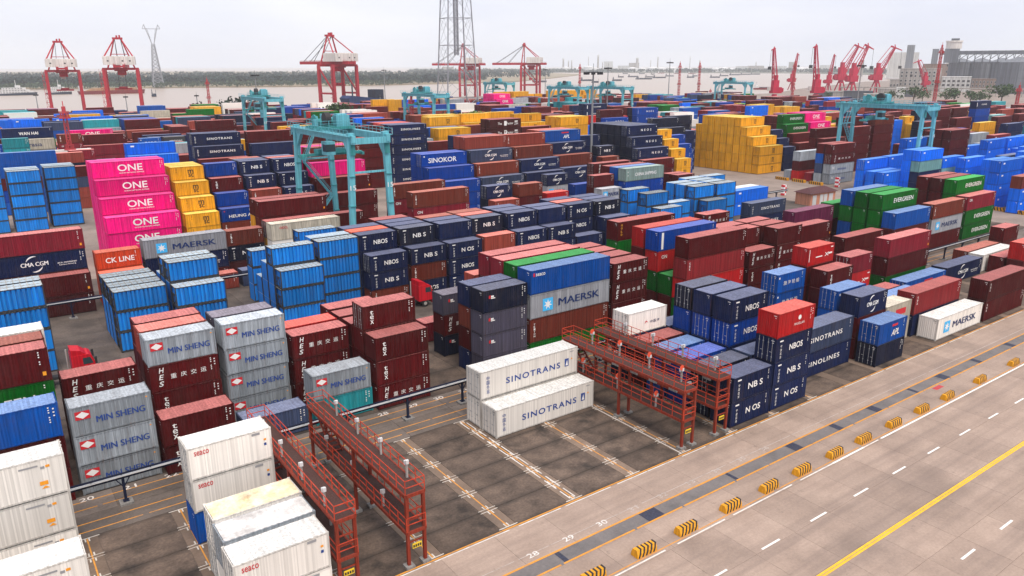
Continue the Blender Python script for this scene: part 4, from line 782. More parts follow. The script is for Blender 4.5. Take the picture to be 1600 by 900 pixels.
# ================================================================ reefer access racks
M_rack = paint('rack_red', (.27, .040, .022), .55, .5, .45, scale=1.6); M_rail = paint('rail_orange_red', (.55, .065, .03), .5, .25, .3); M_deck = paint('deck_steel', (.085, .045, .04), .75, .5, .6, scale=2)
M_foot = paint('concrete_foot', (.26, .25, .24), .9, 0, .4); M_boxw = flat('socket_white', (.60, .60, .60), .5); M_postg = paint('grey_post', (.40, .38, .36), .6, .3, .3); M_sign = flat('sign_yellow', (.80, .55, .03), .5); M_disc = flat('plate_red', (.72, .09, .04), .5); M_dark = flat('dark_steel', (.03, .03, .033), .6)
def rack(x0, x1, y0, y1, label, zt=5.75, zm=2.85, socket_side=1, discs=False):
    rk = empty('access_rack', ((x0+x1)/2, (y0+y1)/2, 0), 0, label, 'rack', 'red access racks for the refrigerated containers')
    w = (x1-x0)/2; h = (y1-y0)/2
    for yy in (-h+.1, -.2, h-.3):
        for xx in (-w+.1, w-.1):
            m = MB(); m.box(xx-.11, xx+.11, yy-.11, yy+.11, .2, zt-.1); o = m.obj('post', M_rack, rk)
            m = MB(); m.box(xx-.33, xx+.33, yy-.33, yy+.33, 0, .2); m.obj('footing', M_foot, o)
    for z in (zm, zt):
        m = MB(); m.box(-w, w, -h, h, z-.06, z); d = m.obj('deck', M_deck, rk)
        m = MB()
        for xx in (-w, w): m.box(xx-.06, xx+.06, -h, h, z-.22, z+.02)
        for yy in (-h, h): m.box(-w+.06, w-.06, yy-.06, yy+.06, z-.22, z+.02)
        k = int(2*h/2.0)
        for i in range(1, k): m.box(-w+.06, w-.06, -h+2*h*i/k-.05, -h+2*h*i/k+.05, z-.2, z-.06)
        m.obj('deck_beam', M_rack, d)
        rl = 1.08
        for xx in (-w, w):
            m = MB()
            for zz in (.55, rl): m.bar((xx, -h, z+zz), (xx, h, z+zz), .05)
            n = int(2*h/1.25)
            for i in range(n+1): m.bar((xx, -h+2*h*i/n, z), (xx, -h+2*h*i/n, z+rl), .05)
            m.obj('railing', M_rail, rk)
        for yy in (-h, h):
            m = MB()
            for zz in (.55, rl): m.bar((-w, yy, z+zz), (w, yy, z+zz), .05)
            m.obj('railing', M_rail, rk)
        for i in range(4 if z == zt else 3):
            yy = h*.62-i*(4.1 if z == zt else 5.2); xx = socket_side*(w-.22) if not (z == zm) else -socket_side*(w-.22)
            so_ = empty('socket_stand', (xx, yy, z)); so_.parent = rk
            m = MB(); m.box(-.07, .07, -.07, .07, 0, 1.25); m.obj('stand_post', M_postg, so_)
            m = MB(); m.box(-.12, .10, -.20, -.03, 1.12, 1.42); m.obj('socket_box', M_boxw, so_)
            m = MB(); m.box(-.12, .10, .03, .20, 1.0, 1.3); m.obj('socket_box', M_boxw, so_)
            if discs: m = MB(); m.tube((-.2, -.15, 1.5), (-.2, -.19, 1.5), .26, 10); m.obj('red_plate', M_disc, so_)
    # switch boxes hung below the upper deck, rungs and sign at the front
    for i in range(6):
        m = MB(); yy = h-1.6-2.6*i; m.box(w-.18, w-.06, yy-.5, yy+.5, zt-1.3, zt-.25); m.obj('cable_box', M_postg, rk)
    m = MB()
    for z in (1.95, 3.7, 4.45): m.bar((-w+.1, -h+.1, z), (w-.1, -h+.1, z), .09)
    m.obj('cross_bar', M_rack, rk)
    m = MB(); m.box(-.36, .36, -h-.02, -h+.03, 1.42, 1.80); sg = m.obj('sign_board', M_sign, rk)
    m = MB()
    for i in range(4): m.box(-.32+.17*i, -.20+.17*i, -h-.032, -h-.024, 1.5, 1.7)
    m.obj('sign_print', M_bk, sg)
    # flight of steps between the decks at the far end
    m = MB()
    for xx in (-.45, .45): m.bar((xx, h-4.2, zm), (xx, h-1.0, zt), .06, .22)
    for i in range(10): t = (i+.5)/10; m.box(-.42, .42, h-4.2+3.2*t-.12, h-4.2+3.2*t+.12, zm+(zt-zm)*t-.02, zm+(zt-zm)*t+.02)
    m.obj('stair', M_rack, rk)
    return rk
rack(-21.0, -19.55, -12.1, 5.7, 'red steel access rack beside the white refrigerated containers', socket_side=-1)
rack(-15.9, -14.4, -12.1, 5.7, 'red steel access rack facing the empty paved bays', socket_side=1)
rack(12.6, 14.2, -11.6, 5.7, 'red steel access rack right beside the two long white containers', discs=True)
rack(17.2, 18.95, -11.6, 5.7, 'red steel access rack against the dark blue container stacks')
# ================================================================ busbar rails
M_bus = paint('busbar_blue', (.012, .018, .045), .5, .3, .3); M_cond = flat('busbar_white', (.74, .74, .74), .5)
def busbar(y, x0, x1, label, sp=6.45, ph=0, h=2.75):
    r_ = empty('busbar_rail', (x0, y, 0), 0, label, 'busbar', 'busbar rails between the yard blocks')
    n = int((x1-x0-ph)/sp)
    for i in range(n+1):
        X = ph+i*sp; m = MB(); m.box(X-.10, X+.10, -.10, .10, .18, h-.45); m.box(X-.22, X+.22, -.2, .2, .18, .26); m.bar((X, -.05, h-1.3), (X-.5, -.05, h-.5), .07); m.bar((X, -.05, h-1.3), (X+.5, -.05, h-.5), .07)
        p_ = m.obj('post', M_bus, r_); m = MB(); m.box(X-.5, X+.5, -.5, .5, 0, .18); m.obj('footing', M_foot, p_)
    l = x1-x0
    m = MB(); m.box(0, l, -.13, .13, h-.50, h-.12); m.obj('beam', M_bus, r_)
    m = MB()
    for yy in (-.42, -.28): m.box(0, l, yy-.03, yy+.03, h+.02, h+.10)
    for i in range(int(l/2.15)): X = i*2.15+.6; m.bar((X, .1, h-.15), (X, -.46, h+.02), .05)
    m.obj('upper_rail', M_bus, r_)
    m = MB(); m.box(0, l, -.36, -.14, h-.22, h-.14); m.obj('conductor_cover', M_cond, r_)
busbar(8.75, -46.1, 127, 'dark blue busbar rail with white strip behind the nearest yard block', 6.42, 2.9)
busbar(64.35, -46, 137, 'dark blue busbar rail with white strip behind the ribbed blue containers', 6.4, 5.7)
# ================================================================ rubber-tyred gantry cranes
M_teal = paint('crane_teal', (.15, .49, .58), .45, .3, .35, scale=.8); M_teal2 = paint('crane_teal_dark', (.05, .30, .31), .5, .3, .4); M_tyre = flat('tyre', (.02, .02, .02), .85); M_glass = flat('cab_glass', (.03, .05, .06), .15)
def make_rtg(rail=True):
    r_ = empty('gantry_crane')
    sx, sy, zt = 3.15, 12.25, 23.0
    for ys_ in (-1, 1):
        for xs_ in (-1, 1):
            m = MB(); b0 = Vector((xs_*(sx+.75), ys_*sy, 1.9)); t0 = Vector((xs_*sx, ys_*sy, zt+.2))
            m.bar(b0, t0, .70, .85, 0, .85, 1.1); lg = m.obj('leg', M_teal, r_)
            m = MB()
            for z in (6, 11, 16): p = b0.lerp(t0, (z-1.9)/(zt-1.7)); m.box(p.x-.50, p.x+.50, p.y-.58, p.y+.58, z, z+.12)
            m.obj('leg_band', M_teal2, lg)
            if ys_ == -1:
                v, f = T('15', 0, 0, 1.05, .8); z = 14.2; p = b0.lerp(t0, (z-1.9)/(zt-1.7))
                me = bpy.data.meshes.new('number'); me.from_pydata([(p.x+a, p.y-.64, z+b_) for a, b_ in v], [], f); me.materials.append(M_white); link('number', me, lg)
                m = MB(); m.box(p.x*0+t0.x-.42, t0.x+.42, -sy-.72, -sy-.6, zt-3.4, zt-1.6); m.obj('lamp_panel', M_teal2, lg)
        m = MB(); m.box(-sx-2.0, sx+2.0, ys_*sy-.55, ys_*sy+.55, 1.25, 2.15); sb = m.obj('sill_beam', M_teal, r_)
        for xs_ in (-1, 1):
            for k in (-.75, .75):
                m = MB(); X = xs_*(sx+.8)+k; m.tube((X, ys_*sy-.30, .72), (X, ys_*sy+.30, .72), .72, 14); m.obj('wheel', M_tyre, sb)
        m = MB(); m.bar((-sx-.2, ys_*sy, 16.6), (sx+.2, ys_*sy, 16.6), .32); m.obj('tie_bar', M_teal, r_)
    for xs_ in (-1, 1):
        m = MB(); m.box(xs_*sx-.35, xs_*sx+.35, -sy-1.3, sy+2.2, zt-1.35, zt-.2)
        for ys_ in (-1, 1): m.prism([(ys_*(sy-.6), zt-1.35), (ys_*(sy-2.6), zt-1.35), (ys_*(sy-.6), zt-3.6)] if ys_ > 0 else [(ys_*(sy-2.6), zt-1.35), (ys_*(sy-.6), zt-1.35), (ys_*(sy-.6), zt-3.6)], 'x', xs_*sx-.3, xs_*sx+.3)
        gd = m.obj('girder', M_teal, r_)
        m = MB(); X = xs_*(sx+.95); m.box(min(X, xs_*(sx+.45)), max(X, xs_*(sx+.45)), -sy-1, sy+2, zt-.35, zt-.25)
        for zz in (.5, 1.0): m.bar((X, -sy-1, zt-.3+zz), (X, sy+2, zt-.3+zz), .06)
        for i in range(19): Y = -sy-1+i*(2*sy+3)/18; m.bar((X, Y, zt-.3), (X, Y, zt+.7), .06)
        m.obj('walkway_railing', M_teal, gd)
    m = MB(); m.box(-sx-.4, sx+.4, sy+1.6, sy+2.1, zt-1.8, zt-.4); m.box(-sx-.4, sx+.4, -sy-1.2, -sy-.9, zt-1.6, zt-.6); m.obj('end_tie', M_teal, r_)
    # trolley with hoist machinery
    tr = MB(); ty = 3.5
    [tr.box(-sx-.3, sx+.3, q-.35, q+.35, zt-.1, zt+.35) for q in (ty-3.1, ty-1.9, ty+.2, ty+1.2, ty+2.7)]; tr.box(-2.4, -1.9, ty-2.75, ty+2.35, zt, zt+.3); tr.box(1.9, 2.4, ty-2.75, ty+2.35, zt, zt+.3); tro = tr.obj('trolley', M_teal2, r_)
    m = MB(); m.box(.1, 2.6, ty-2.9, ty-1.1, zt+.35, zt+2.3); m.box(.3, 2.2, ty-2.7, ty-1.3, zt+2.3, zt+2.55); m.obj('machinery_house', M_teal, tro)
    m = MB(); m.tube((-2.4, ty+1.2, zt+1.0), (2.4, ty+1.2, zt+1.0), .6, 14); m.tube((-2.6, ty+1.2, zt+1.3), (-2.4, ty+1.2, zt+1.3), 1.05, 14); m.tube((2.4, ty+1.2, zt+1.3), (2.6, ty+1.2, zt+1.3), 1.05, 14); m.obj('hoist_drum', M_teal2, tro)
    m = MB(); m.tube((-1.9, ty-1.9, zt+1.7), (-.9, ty-1.9, zt+1.7), 1.15, 16); m.obj('cable_reel', M_dark, tro)
    m = MB()
    for x_, y_, w_, h_ in ((-1.8, ty+2.7, .9, 1.6), (1.6, ty+2.8, 1.1, 1.3), (-.3, ty+2.6, .7, 2.0), (2.4, ty+.2, .6, 1.5), (-2.7, ty+.1, .7, 1.2)): m.box(x_-w_/2, x_+w_/2, y_-w_/2, y_+w_/2, zt+.35, zt+.35+h_)
    m.obj('motor', M_teal, tro)
    m = MB()
    for a, b_ in (((-sx, ty-3.3), (sx, ty-3.3)), ((-sx, ty+3.3), (sx, ty+3.3)), ((-sx, ty-3.3), (-sx, ty+3.3)), ((sx, ty-3.3), (sx, ty+3.3))):
        for zz in (.9, 1.4): m.bar((*a, zt+zz), (*b_, zt+zz), .06)
        for i in range(5): t = i/4; m.bar((a[0]+(b_[0]-a[0])*t, a[1]+(b_[1]-a[1])*t, zt+.35), (a[0]+(b_[0]-a[0])*t, a[1]+(b_[1]-a[1])*t, zt+1.4), .06)
    m.obj('trolley_railing', M_teal, tro)
    m = MB(); m.box(-2.6, -.8, ty-3.6, ty-1.6, zt-4.6, zt-2.2); cb = m.obj('operator_cab', M_teal, tro)
    m = MB(); m.box(-2.62, -.78, ty-3.62, ty-2.2, zt-4.0, zt-2.7); m.obj('cab_window', M_glass, cb)
    m = MB()
    for x_ in (-2.0, -.7, .7, 2.0):
        for y_ in (ty-.6, ty+1.0): m.tube((x_, y_, zt), (x_*.95, y_, 19.2), .035, 4)
    m.obj('hoist_rope', M_dark, tro)
    m = MB(); m.box(-3.0, 3.0, ty-.9, ty+1.2, 18.4, 19.2); m.box(-6.0, 6.0, ty-.25, ty+.55, 18.0, 18.45); m.box(-6.05, -5.6, ty-1.0, ty+1.3, 17.8, 18.3); m.box(5.6, 6.05, ty-1.0, ty+1.3, 17.8, 18.3); m.obj('spreader', M_teal2, tro)
    # zig-zag stair on the far side and power unit
    m = MB(); pts = [(-3.2, 2.4), (2.6, 9.2), (-2.6, 16.2), (0.0, 22.0)]
    for (xa, za), (xb, zb) in zip(pts, pts[1:]):
        for dy in (-.45, .45): m.bar((xa, sy-1.1+dy, za), (xb, sy-1.1+dy, zb), .10, .28); m.bar((xa, sy-1.1+dy, za+1.0), (xb, sy-1.1+dy, zb+1.0), .06)
        for i in range(12): t = (i+.5)/12; m.box(xa+(xb-xa)*t-.16, xa+(xb-xa)*t+.16, sy-1.5, sy-.7, za+(zb-za)*t-.03, za+(zb-za)*t+.03)
    m.obj('stair', M_teal, r_)
    m = MB(); m.box(-2.6, 2.6, sy-2.1, sy-.6, 2.2, 4.9); m.box(-1.6, .4, sy-2.1, sy-.7, 4.9, 5.4); m.obj('power_unit', M_teal2, r_)
    m = MB(); m.box(-3.4, 3.4, sy+.56, sy+1.6, 2.1, 2.25)
    for i in range(8): m.bar((-3.4+i*.97, sy+1.6, 2.2), (-3.4+i*.97, sy+1.6, 3.3), .06)
    m.bar((-3.4, sy+1.6, 3.3), (3.4, sy+1.6, 3.3), .06); m.obj('platform', M_teal, r_)
    return r_
RT = [(19.4, 77.75, 'large teal gantry crane numbered on its legs, straddling the middle of the yard'), (58.5, 238, 'teal gantry crane on the left against the river'), (124, 230, 'teal gantry crane beside the red lattice beacon'), (266, 380, 'teal gantry crane in front of the second rear quay crane'),
      (236, 272, 'teal gantry crane over yellow containers left of the tall lamp mast'), (252, 255, 'teal gantry crane right of the tall lamp mast'), (392, 286, 'small teal gantry crane standing alone by the river'), (187, 67.5, 'teal gantry crane at right over maroon stacks')]
RTK = 'teal rubber-tyred gantry cranes'
rtg0 = make_rtg()
for i, (x, y, lab) in enumerate(RT):
    o = rtg0 if i == 0 else dup(rtg0)
    o.location = (x, y, 0); tag(o, lab, 'crane', RTK)
# ================================================================ quay cranes
M_qred = paint('quay_crane_red', (.46, .035, .052), .5, .25, .35, scale=.4); M_qwht = paint('machine_house_white', (.74, .70, .66), .5, .12, .25, scale=.4); M_win = flat('window_dark', (.035, .04, .045), .3)
def make_quay():
    r_ = empty('quay_crane')
    bx, gy, zt = 11.5, 9.0, 34.0
    for xs_ in (-1, 1):
        for ys_ in (-1, 1):
            m = MB(); m.bar((xs_*bx, ys_*gy, 1.2), (xs_*bx, ys_*gy, zt), 2.3, 2.3, 0, 2.0, 2.0); m.box(xs_*bx-2.2, xs_*bx+2.2, ys_*gy-.8, ys_*gy+.8, .1, 1.6); m.obj('leg', M_qred, r_)
        m = MB(); m.box(xs_*bx-.6, xs_*bx+.6, -gy, gy, 12.2, 13.6); m.bar((xs_*bx, -gy, 13), (xs_*bx, gy, zt-1), .9); m.obj('side_brace', M_qred, r_)
    for ys_ in (-1, 1):
        m = MB(); m.box(-bx-.8, bx+.8, ys_*gy-.7, ys_*gy+.7, zt-.8, zt+.9); m.obj('portal_beam', M_qred, r_)
    for xs_ in (-1, 1):
        m = MB(); m.box(xs_*3.2-.9, xs_*3.2+.9, -gy-9, 44, zt+.9, zt+3.3); bo = m.obj('boom', M_qred, r_)
        m = MB()
        for i in range(13): Y = -gy-8+i*4.3; m.bar((xs_*4.0, Y, zt+2.9), (xs_*4.0, Y, zt+4.0), .14)
        m.bar((xs_*4.0, -gy-8, zt+4.0), (xs_*4.0, 43, zt+4.0), .14); m.obj('boom_railing', M_qred, bo)
    m = MB()
    for Y in (-17, -8, 2, 12, 22, 32, 43): m.box(-3, 3, Y-.5, Y+.5, zt+1.2, zt+2.5)
    m.obj('boom_tie', M_qred, r_)
    # machinery house
    m = MB(); m.box(-11.0, 11.0, -gy-3.5, gy-6.0, zt+3.0, zt+9.0); m.box(-10.6, 10.6, -gy-3.1, gy-6.4, zt+9.0, zt+9.4); hs = m.obj('machine_house', M_qwht, r_)
    for x_ in (-7.5, 2.5, 7.5): m = MB(); m.box(x_-.6, x_+.6, -gy-3.56, -gy-3.45, zt+5.4, zt+6.4); m.obj('window', M_win, hs)
    # A-frame and stays
    za = zt+22.5
    for xs_ in (-1, 1):
        m = MB(); m.bar((xs_*bx*.82, gy, zt+.8), (xs_*2.2, gy-1.5, za), 1.0, 1.0, 0, .8, .8); m.obj('mast', M_qred, r_)
        m = MB(); m.bar((xs_*2.2, gy-1.5, za), (xs_*bx*.85, -gy+.5, zt+9.2), .7); m.obj('back_stay', M_qred, r_)
        m = MB(); m.bar((xs_*2.0, gy-1.5, za), (xs_*3.2, 26, zt+2.8), .32); m.bar((xs_*2.0, gy-1.5, za), (xs_*3.2, 40, zt+2.8), .32); m.obj('fore_stay', M_dark, r_)
    m = MB(); m.box(-3.6, 3.6, gy-3.0, gy+.2, za-.6, za+.9); m.box(-1.0, .2, gy-2.5, gy-.5, za+.9, za+2.4); m.box(1.0, 2.2, gy-2.5, gy-.5, za+.9, za+2.6); m.obj('mast_head', M_qred, r_)
    m = MB(); m.bar((-bx*.5, gy-.6, zt+11), (bx*.5, gy-.6, zt+11), .5); m.obj('mast_tie', M_qred, r_)
    # trolley, cab, spreader under the girder
    m = MB(); m.box(-4.5, 4.5, -5, 3, zt-1.6, zt+.7); m.box(-2.5, 3.5, -4, 2, zt-4.5, zt-1.6); tr = m.obj('trolley', M_qred, r_)
    m = MB(); m.box(-1.4, 1.6, 3.2, 6.0, zt-6.2, zt-3.2); m.obj('operator_cab', M_qwht, tr)
    m = MB()
    for x_ in (-2.5, 2.5):
        for y_ in (-2, 1): m.tube((x_, y_, zt-4), (x_, y_, zt-14.5), .09, 4)
    m.obj('hoist_rope', M_dark, tr)
    m = MB(); m.box(-6.1, 6.1, -1.2, .6, zt-15.5, zt-14.3); m.box(-3, 3, -1.8, 1.2, zt-14.3, zt-13.2); m.obj('spreader', M_qred, tr)
    # stair tower on one leg
    m = MB()
    for i in range(9): z = 3+i*3.4; m.box(-bx-3.0, -bx-.9, -gy-1.0, -gy+1.0, z, z+.25); m.bar((-bx-1.2 if i % 2 else -bx-2.8, -gy-1.0, z), (-bx-2.8 if i % 2 else -bx-1.2, -gy-1.0, z+3.4), .25)
    m.bar((-bx-3, -gy-1, 1), (-bx-3, -gy-1, zt), .2); m.obj('stair_tower', M_qred, r_)
    return r_
qc0 = make_quay()
def ray_at(pxx, dist, v=115):       # ground point seen at photo column pxx near the horizon, at a given distance
    d = fw+((pxx-800)/FPX)*rt+((450-v)/FPX)*up; a = math.atan2(d[1], d[0]); return CAM[0]+dist*cos(a), CAM[1]+dist*sin(a)
def away(pxx, v=115): d = fw+((pxx-800)/FPX)*rt+((450-v)/FPX)*up; return math.atan2(d[1], d[0])
QC = [(98, 660, -.10, 'red quay crane with white machine house at far left'), (190, 640, -.22, 'red quay crane with flat-topped mast, second from the left'), (528, 640, .25, 'red quay crane with stays, standing alone left of the pylon'), (734, 885, .75, 'red quay crane behind the tall lattice pylon'), (829, 885, .75, 'red quay crane right of the tall lattice pylon')]
for i, (u_, d_, rz, lab) in enumerate(QC):
    x, y = ray_at(u_, d_)
    o = qc0 if i == 0 else dup(qc0)
    o.location = (x, y, 0); o.rotation_euler = (0, 0, rz); tag(o, lab, 'crane', 'red quay cranes along the river')
    o.scale = ((.9, .94, 1, .97, .98)[i],)*3
# ================================================================ portal jib cranes at the bulk quay
M_pred = paint('jib_crane_red', (.50, .02, .06), .5, .2, .3, scale=.4)
def make_jib(kind):
    r_ = empty('jib_crane')
    if kind == 0:
        m = MB(); m.tube((0, 0, .2), (0, 0, 6), 7.5, 8, 0, 4.0); m.tube((0, 0, 6), (0, 0, 12), 3.2, 12, 0, 2.6); m.obj('pedestal', M_pred, r_)
    else:
        for a in range(4): t = pi/4+a*pi/2; m = MB(); m.bar((6*cos(t), 6*sin(t), .2), (2*cos(t), 2*sin(t), 12), 1.2); m.obj('leg', M_pred, r_)
        m = MB(); m.tube((0, 0, 10), (0, 0, 13), 2.6, 12); m.obj('pedestal', M_pred, r_)
    m = MB(); m.box(-6.5, 4.5, -3.2, 3.2, 13, 19); m.box(-3, 3.5, -2.4, 2.4, 19, 26); m.box(-1.5, 1.5, -1.8, 1.8, 26, 31); hs = m.obj('turntable_house', M_pred, r_)
    m = MB(); m.box(4.5, 7.0, -3.6, -1.0, 15.5, 19.5); m.obj('operator_cab', M_qwht, hs)
    m = MB(); m.box(-9, -6.2, -2.2, 2.2, 14, 18); m.obj('counterweight', M_pred, r_)
    if kind == 2: tip = Vector((17, 0, 47)); nose = Vector((25, 0, 44))
    else: tip = Vector((6, 0, 56)); nose = Vector((8.5, 0, 55.5))
    m = MB(); base = Vector((2.5, 0, 18))
    for s in (-1, 1):
        m.bar(base+Vector((0, s*1.9, 0)), tip+Vector((0, s*.8, 0)), .8); m.bar(base+Vector((-2.6, s*1.9, 6)), tip+Vector((-1.2, s*.8, 0)), .5)
    for i in range(9):
        a = base.lerp(tip, i/9); b_ = base.lerp(tip, (i+1)/9)
        m.bar(a+Vector((0, -1.6, 0)), b_+Vector((0, 1.2, 0)), .28); m.bar(a+Vector((0, 1.6, 0)), b_+Vector((0, -1.2, 0)), .28); m.bar(a+Vector((-2.2*(1-i/9), 0, 5*(1-i/9))), b_, .28)
    m.obj('jib', M_pred, r_)
    m = MB(); kb = 5 if kind == 2 else 2; m.bar(tip+Vector((-kb, 0, 1.2)), nose, 1.6, 1.6, 0, .8, .8); m.bar(tip+Vector((-kb, 0, 1.5)), (-1.5, 0, 31), .5); m.bar(tip, tip+Vector((-1, 0, 3)), .7); m.obj('jib_head', M_pred, r_)
    m = MB(); m.tube(nose, nose+Vector((.3, 0, -16)), .16, 4); m.box(nose.x-.9, nose.x+1.5, -1.2, 1.2, nose.z-19, nose.z-16); m.obj('grab', M_dark, r_)
    return r_
jb = [make_jib(0), make_jib(2), make_jib(1)]
JB = []
jl = [(0, 1213, 700, 2.2, .82, 'red jib crane on a conical base, leftmost of the bulk quay'), (2, 1239, 1150, -1.0, .84, 'dark red jib crane on open legs between the two conical-based cranes'), (0, 1278, 700, 2.2, .85, 'tall red jib crane on a conical base beside a red lattice beacon'), (2, 1296, 1100, -1.0, .8, 'dark red jib crane just behind the second conical-based crane'),
      (1, 1315, 1050, -.9, 1.18, 'pink-red jib crane with raised jib, left of a crossing pair'), (1, 1333, 980, -.7, 1.15, 'pink-red jib crane with drooping jib head, right of a crossing pair'), (1, 1371, 1080, -1.0, 1.15, 'pink-red jib crane with slanting jib before the hazy grain store'), (1, 1447, 1050, 2.3, .8, 'pink-red jib crane lowered beside the grey factory')]
first = {}
for k, pxx, dist, rz, sc, lab in jl:
    x, y = ray_at(pxx, dist)
    o = jb[k] if k not in first else dup(jb[k]); first[k] = 1
    o.location = (x, y, 0); o.rotation_euler = (0, 0, away(pxx)+rz); o.scale = (sc,)*3; tag(o, lab, 'crane', 'red jib cranes at the bulk quay')
# ================================================================ masts and towers
M_mred = paint('mast_red', (.52, .07, .08), .5, .1, .2); M_mgry = paint('mast_grey', (.30, .31, .32), .5, .15, .2, .2); M_latt = paint('lattice_grey', (.33, .34, .37), .5, .1, .2, .2)
def lattice(m, z0, z1, w0, w1, n, t, tb=None, sx=0):
    tb = tb or t*.6
    P_ = lambda z, i: (lambda w: Vector(((w if i in (1, 2) else -w), (w if i in (2, 3) else -w), z)))(w0+(w1-w0)*(z-z0)/(z1-z0))
    for i in range(4): m.bar(P_(z0, i), P_(z1, i), t)
    for k in range(n):
        a, b_ = z0+(z1-z0)*k/n, z0+(z1-z0)*(k+1)/n
        for i in range(4):
            j = (i+1) % 4
            m.bar(P_(a, i), P_(b_, j), tb); m.bar(P_(a, j), P_(b_, i), tb); m.bar(P_(b_, i), P_(b_, j), tb)
def beacon(x, y, h, lab, w=1.0, sc=1):
    r_ = empty('lattice_beacon', (x, y, 0), 0, lab, 'mast', 'red lattice beacons')
    m = MB(); m.box(-1.5, 1.5, -1.5, 1.5, -.05, .3); m.obj('footing', M_foot, r_)
    m = MB(); lattice(m, .3, h, w*1.15, w*.85, int(h/2.2), .20, .12); m.obj('shaft', M_mred, r_)
    for z in (h*.55, h*.93):
        m = MB(); m.tube((0, 0, z), (0, 0, z+.3), w*2.9, 10); p_ = m.obj('platform', M_mred, r_)
        m = MB()
        for i in range(10): t = 2*pi*i/10; m.bar((w*2*cos(t), w*2*sin(t), z+.3), (w*2*cos(t), w*2*sin(t), z+1.5), .12); m.bar((w*2*cos(t), w*2*sin(t), z+1.4), (w*2*cos(t+.63), w*2*sin(t+.63), z+1.4), .12)
        m.obj('railing', M_mred, p_)
    m = MB(); m.tube((0, 0, h), (0, 0, h+1.6), .5, 8); m.tube((0, 0, h+1.6), (0, 0, h+3), .12, 6); m.obj('lamp_head', M_mred, r_)
for pxx, d, h, lab in ((1062, 640, 34, 'red lattice beacon with two platforms, left of a pair by the river'), (1093, 650, 34, 'red lattice beacon with two platforms, right of a pair by the river'), (906, 720, 33, 'red lattice beacon just left of the tall lamp mast'), (1241, 620, 35, 'red lattice beacon between two red jib cranes'), (1466, 520, 43, 'red lattice beacon before the grey factory windows'),
                       (90, 240, 22, 'red lattice beacon among the vivid blue containers at left'), (322, 560, 24, 'short red lattice beacon by the riverside trees at left'), (641, 330, 20, 'red lattice beacon beside the stacked blue containers'), (1597, 480, 22, 'red lattice beacon at the right edge'), (1112, 800, 9, 'thin orange-red beacon far beyond the small gantry crane')):
    x, y = ray_at(pxx, d); beacon(x, y, h, lab, .62 if d > 300 else .5)
def lampmast(x, y, h, lab, lamps=8, rr=2.2):
    r_ = empty('lamp_mast', (x, y, 0), 0, lab, 'lamp mast', 'high lamp masts')
    m = MB(); m.tube((0, 0, -.05), (0, 0, h), .42, 10, 0, .2); m.obj('pole', M_mgry, r_)
    m = MB(); m.tube((0, 0, h-.6), (0, 0, h-.35), rr*.75, 12); m.tube((0, 0, h), (0, 0, h+1.8), .05, 5)
    for i in range(lamps): t = 2*pi*i/lamps; m.bar((0, 0, h-.5), (rr*cos(t), rr*sin(t), h-.5), .12)
    hd = m.obj('lamp_ring', M_dark, r_)
    for i in range(lamps): t = 2*pi*i/lamps; m = MB(); m.box(-.35, .35, -.3, .3, h-1.1, h-.4); o = m.obj('floodlight', M_dark, hd); o.location = (rr*cos(t), rr*sin(t), 0)
for x, y, h, lab in ((106.5, 107, 32.5, 'tall grey lamp mast rising in the middle of the yard'),): lampmast(x, y, h, lab)
for pxx, d, h, lab in ((950, 420, 33, 'lamp mast rising through the gantry crane right of the middle'), (1046, 520, 36, 'lamp mast left of the red beacon pair'), (1345, 430, 34, 'lamp mast behind the right gantry crane'), (600, 640, 31, 'lamp mast by the river right of the lone quay crane'), (398, 420, 30, 'lamp mast behind the left gantry crane'),
                       (852, 640, 31, 'lamp mast under the boom of the rightmost quay crane'), (592, 560, 14, 'short lamp post by the river near the dark ship bow'), (50, 520, 19, 'short lamp post left of the leftmost quay crane'), (191, 520, 17, 'short lamp post between the two left quay cranes'), (303, 520, 17, 'short lamp post by trees left of the short beacon')):
    x, y = ray_at(pxx, d); lampmast(x, y, h, lab, 6, 1.8 if h > 25 else 1.0)
# tall river-crossing pylon: four tubular legs, braced, with a lattice core
x, y = ray_at(714, 500); r_ = empty('lattice_pylon', (x, y, 0), away(714)+.35, 'tall grey four-legged lattice pylon rising out of the picture', 'pylon')
Hh, w0, w1 = 188, 10.7, 1.8
P_ = lambda z, i: (lambda w: Vector(((w if i in (1, 2) else -w), (w if i in (2, 3) else -w), z)))(w0+(w1-w0)*z/Hh)
for i in range(4): m = MB(); m.tube(P_(0, i), P_(Hh, i), .45, 8, 0, .3); m.obj('leg', M_latt, r_)
lv_ = [0, 14, 30, 46, 62, 78, 94, 110, 126, 142, 158, 174, 188]
for a, b_ in zip(lv_, lv_[1:]):
    m = MB()
    for i in range(4):
        j = (i+1) % 4; m.bar(P_(b_, i), P_(b_, j), .30); m.bar(P_(a, i), P_(b_, j), .13 if a > 10 else .4); m.bar(P_(a, j), P_(b_, i), .13 if a > 10 else .4)
        if a > 10: c_ = (P_(b_, i)+P_(b_, j))/2; m.bar(P_((a+b_)/2, i), c_, .1); m.bar(P_((a+b_)/2, j), c_, .1)
    m.obj('bracing', M_latt, r_)
m = MB(); lattice(m, 40, 188, 1.1, 1.1, 60, .28, .22); m.obj('lift_core', M_latt, r_)
# far transmission tower
x, y = ray_at(245, 1500); r_ = empty('transmission_tower', (x, y, -2), away(245)+.15, 'distant Y-headed electricity transmission tower on the far bank at left', 'pylon')
m = MB(); lattice(m, 0, 72, 8.5, 2.2, 12, 1.0, .55); m.obj('shaft', M_latt, r_)
m = MB()
for s in (-1, 1): m.bar((0, s*1.5, 72), (0, s*11, 104), 1.1); m.bar((0, s*1.5, 72), (0, s*7, 98), .7); m.bar((0, s*11, 104), (0, s*14, 97), .7)
m.bar((0, -14, 97), (0, 14, 97), .9); m.obj('crossarm', M_latt, r_)
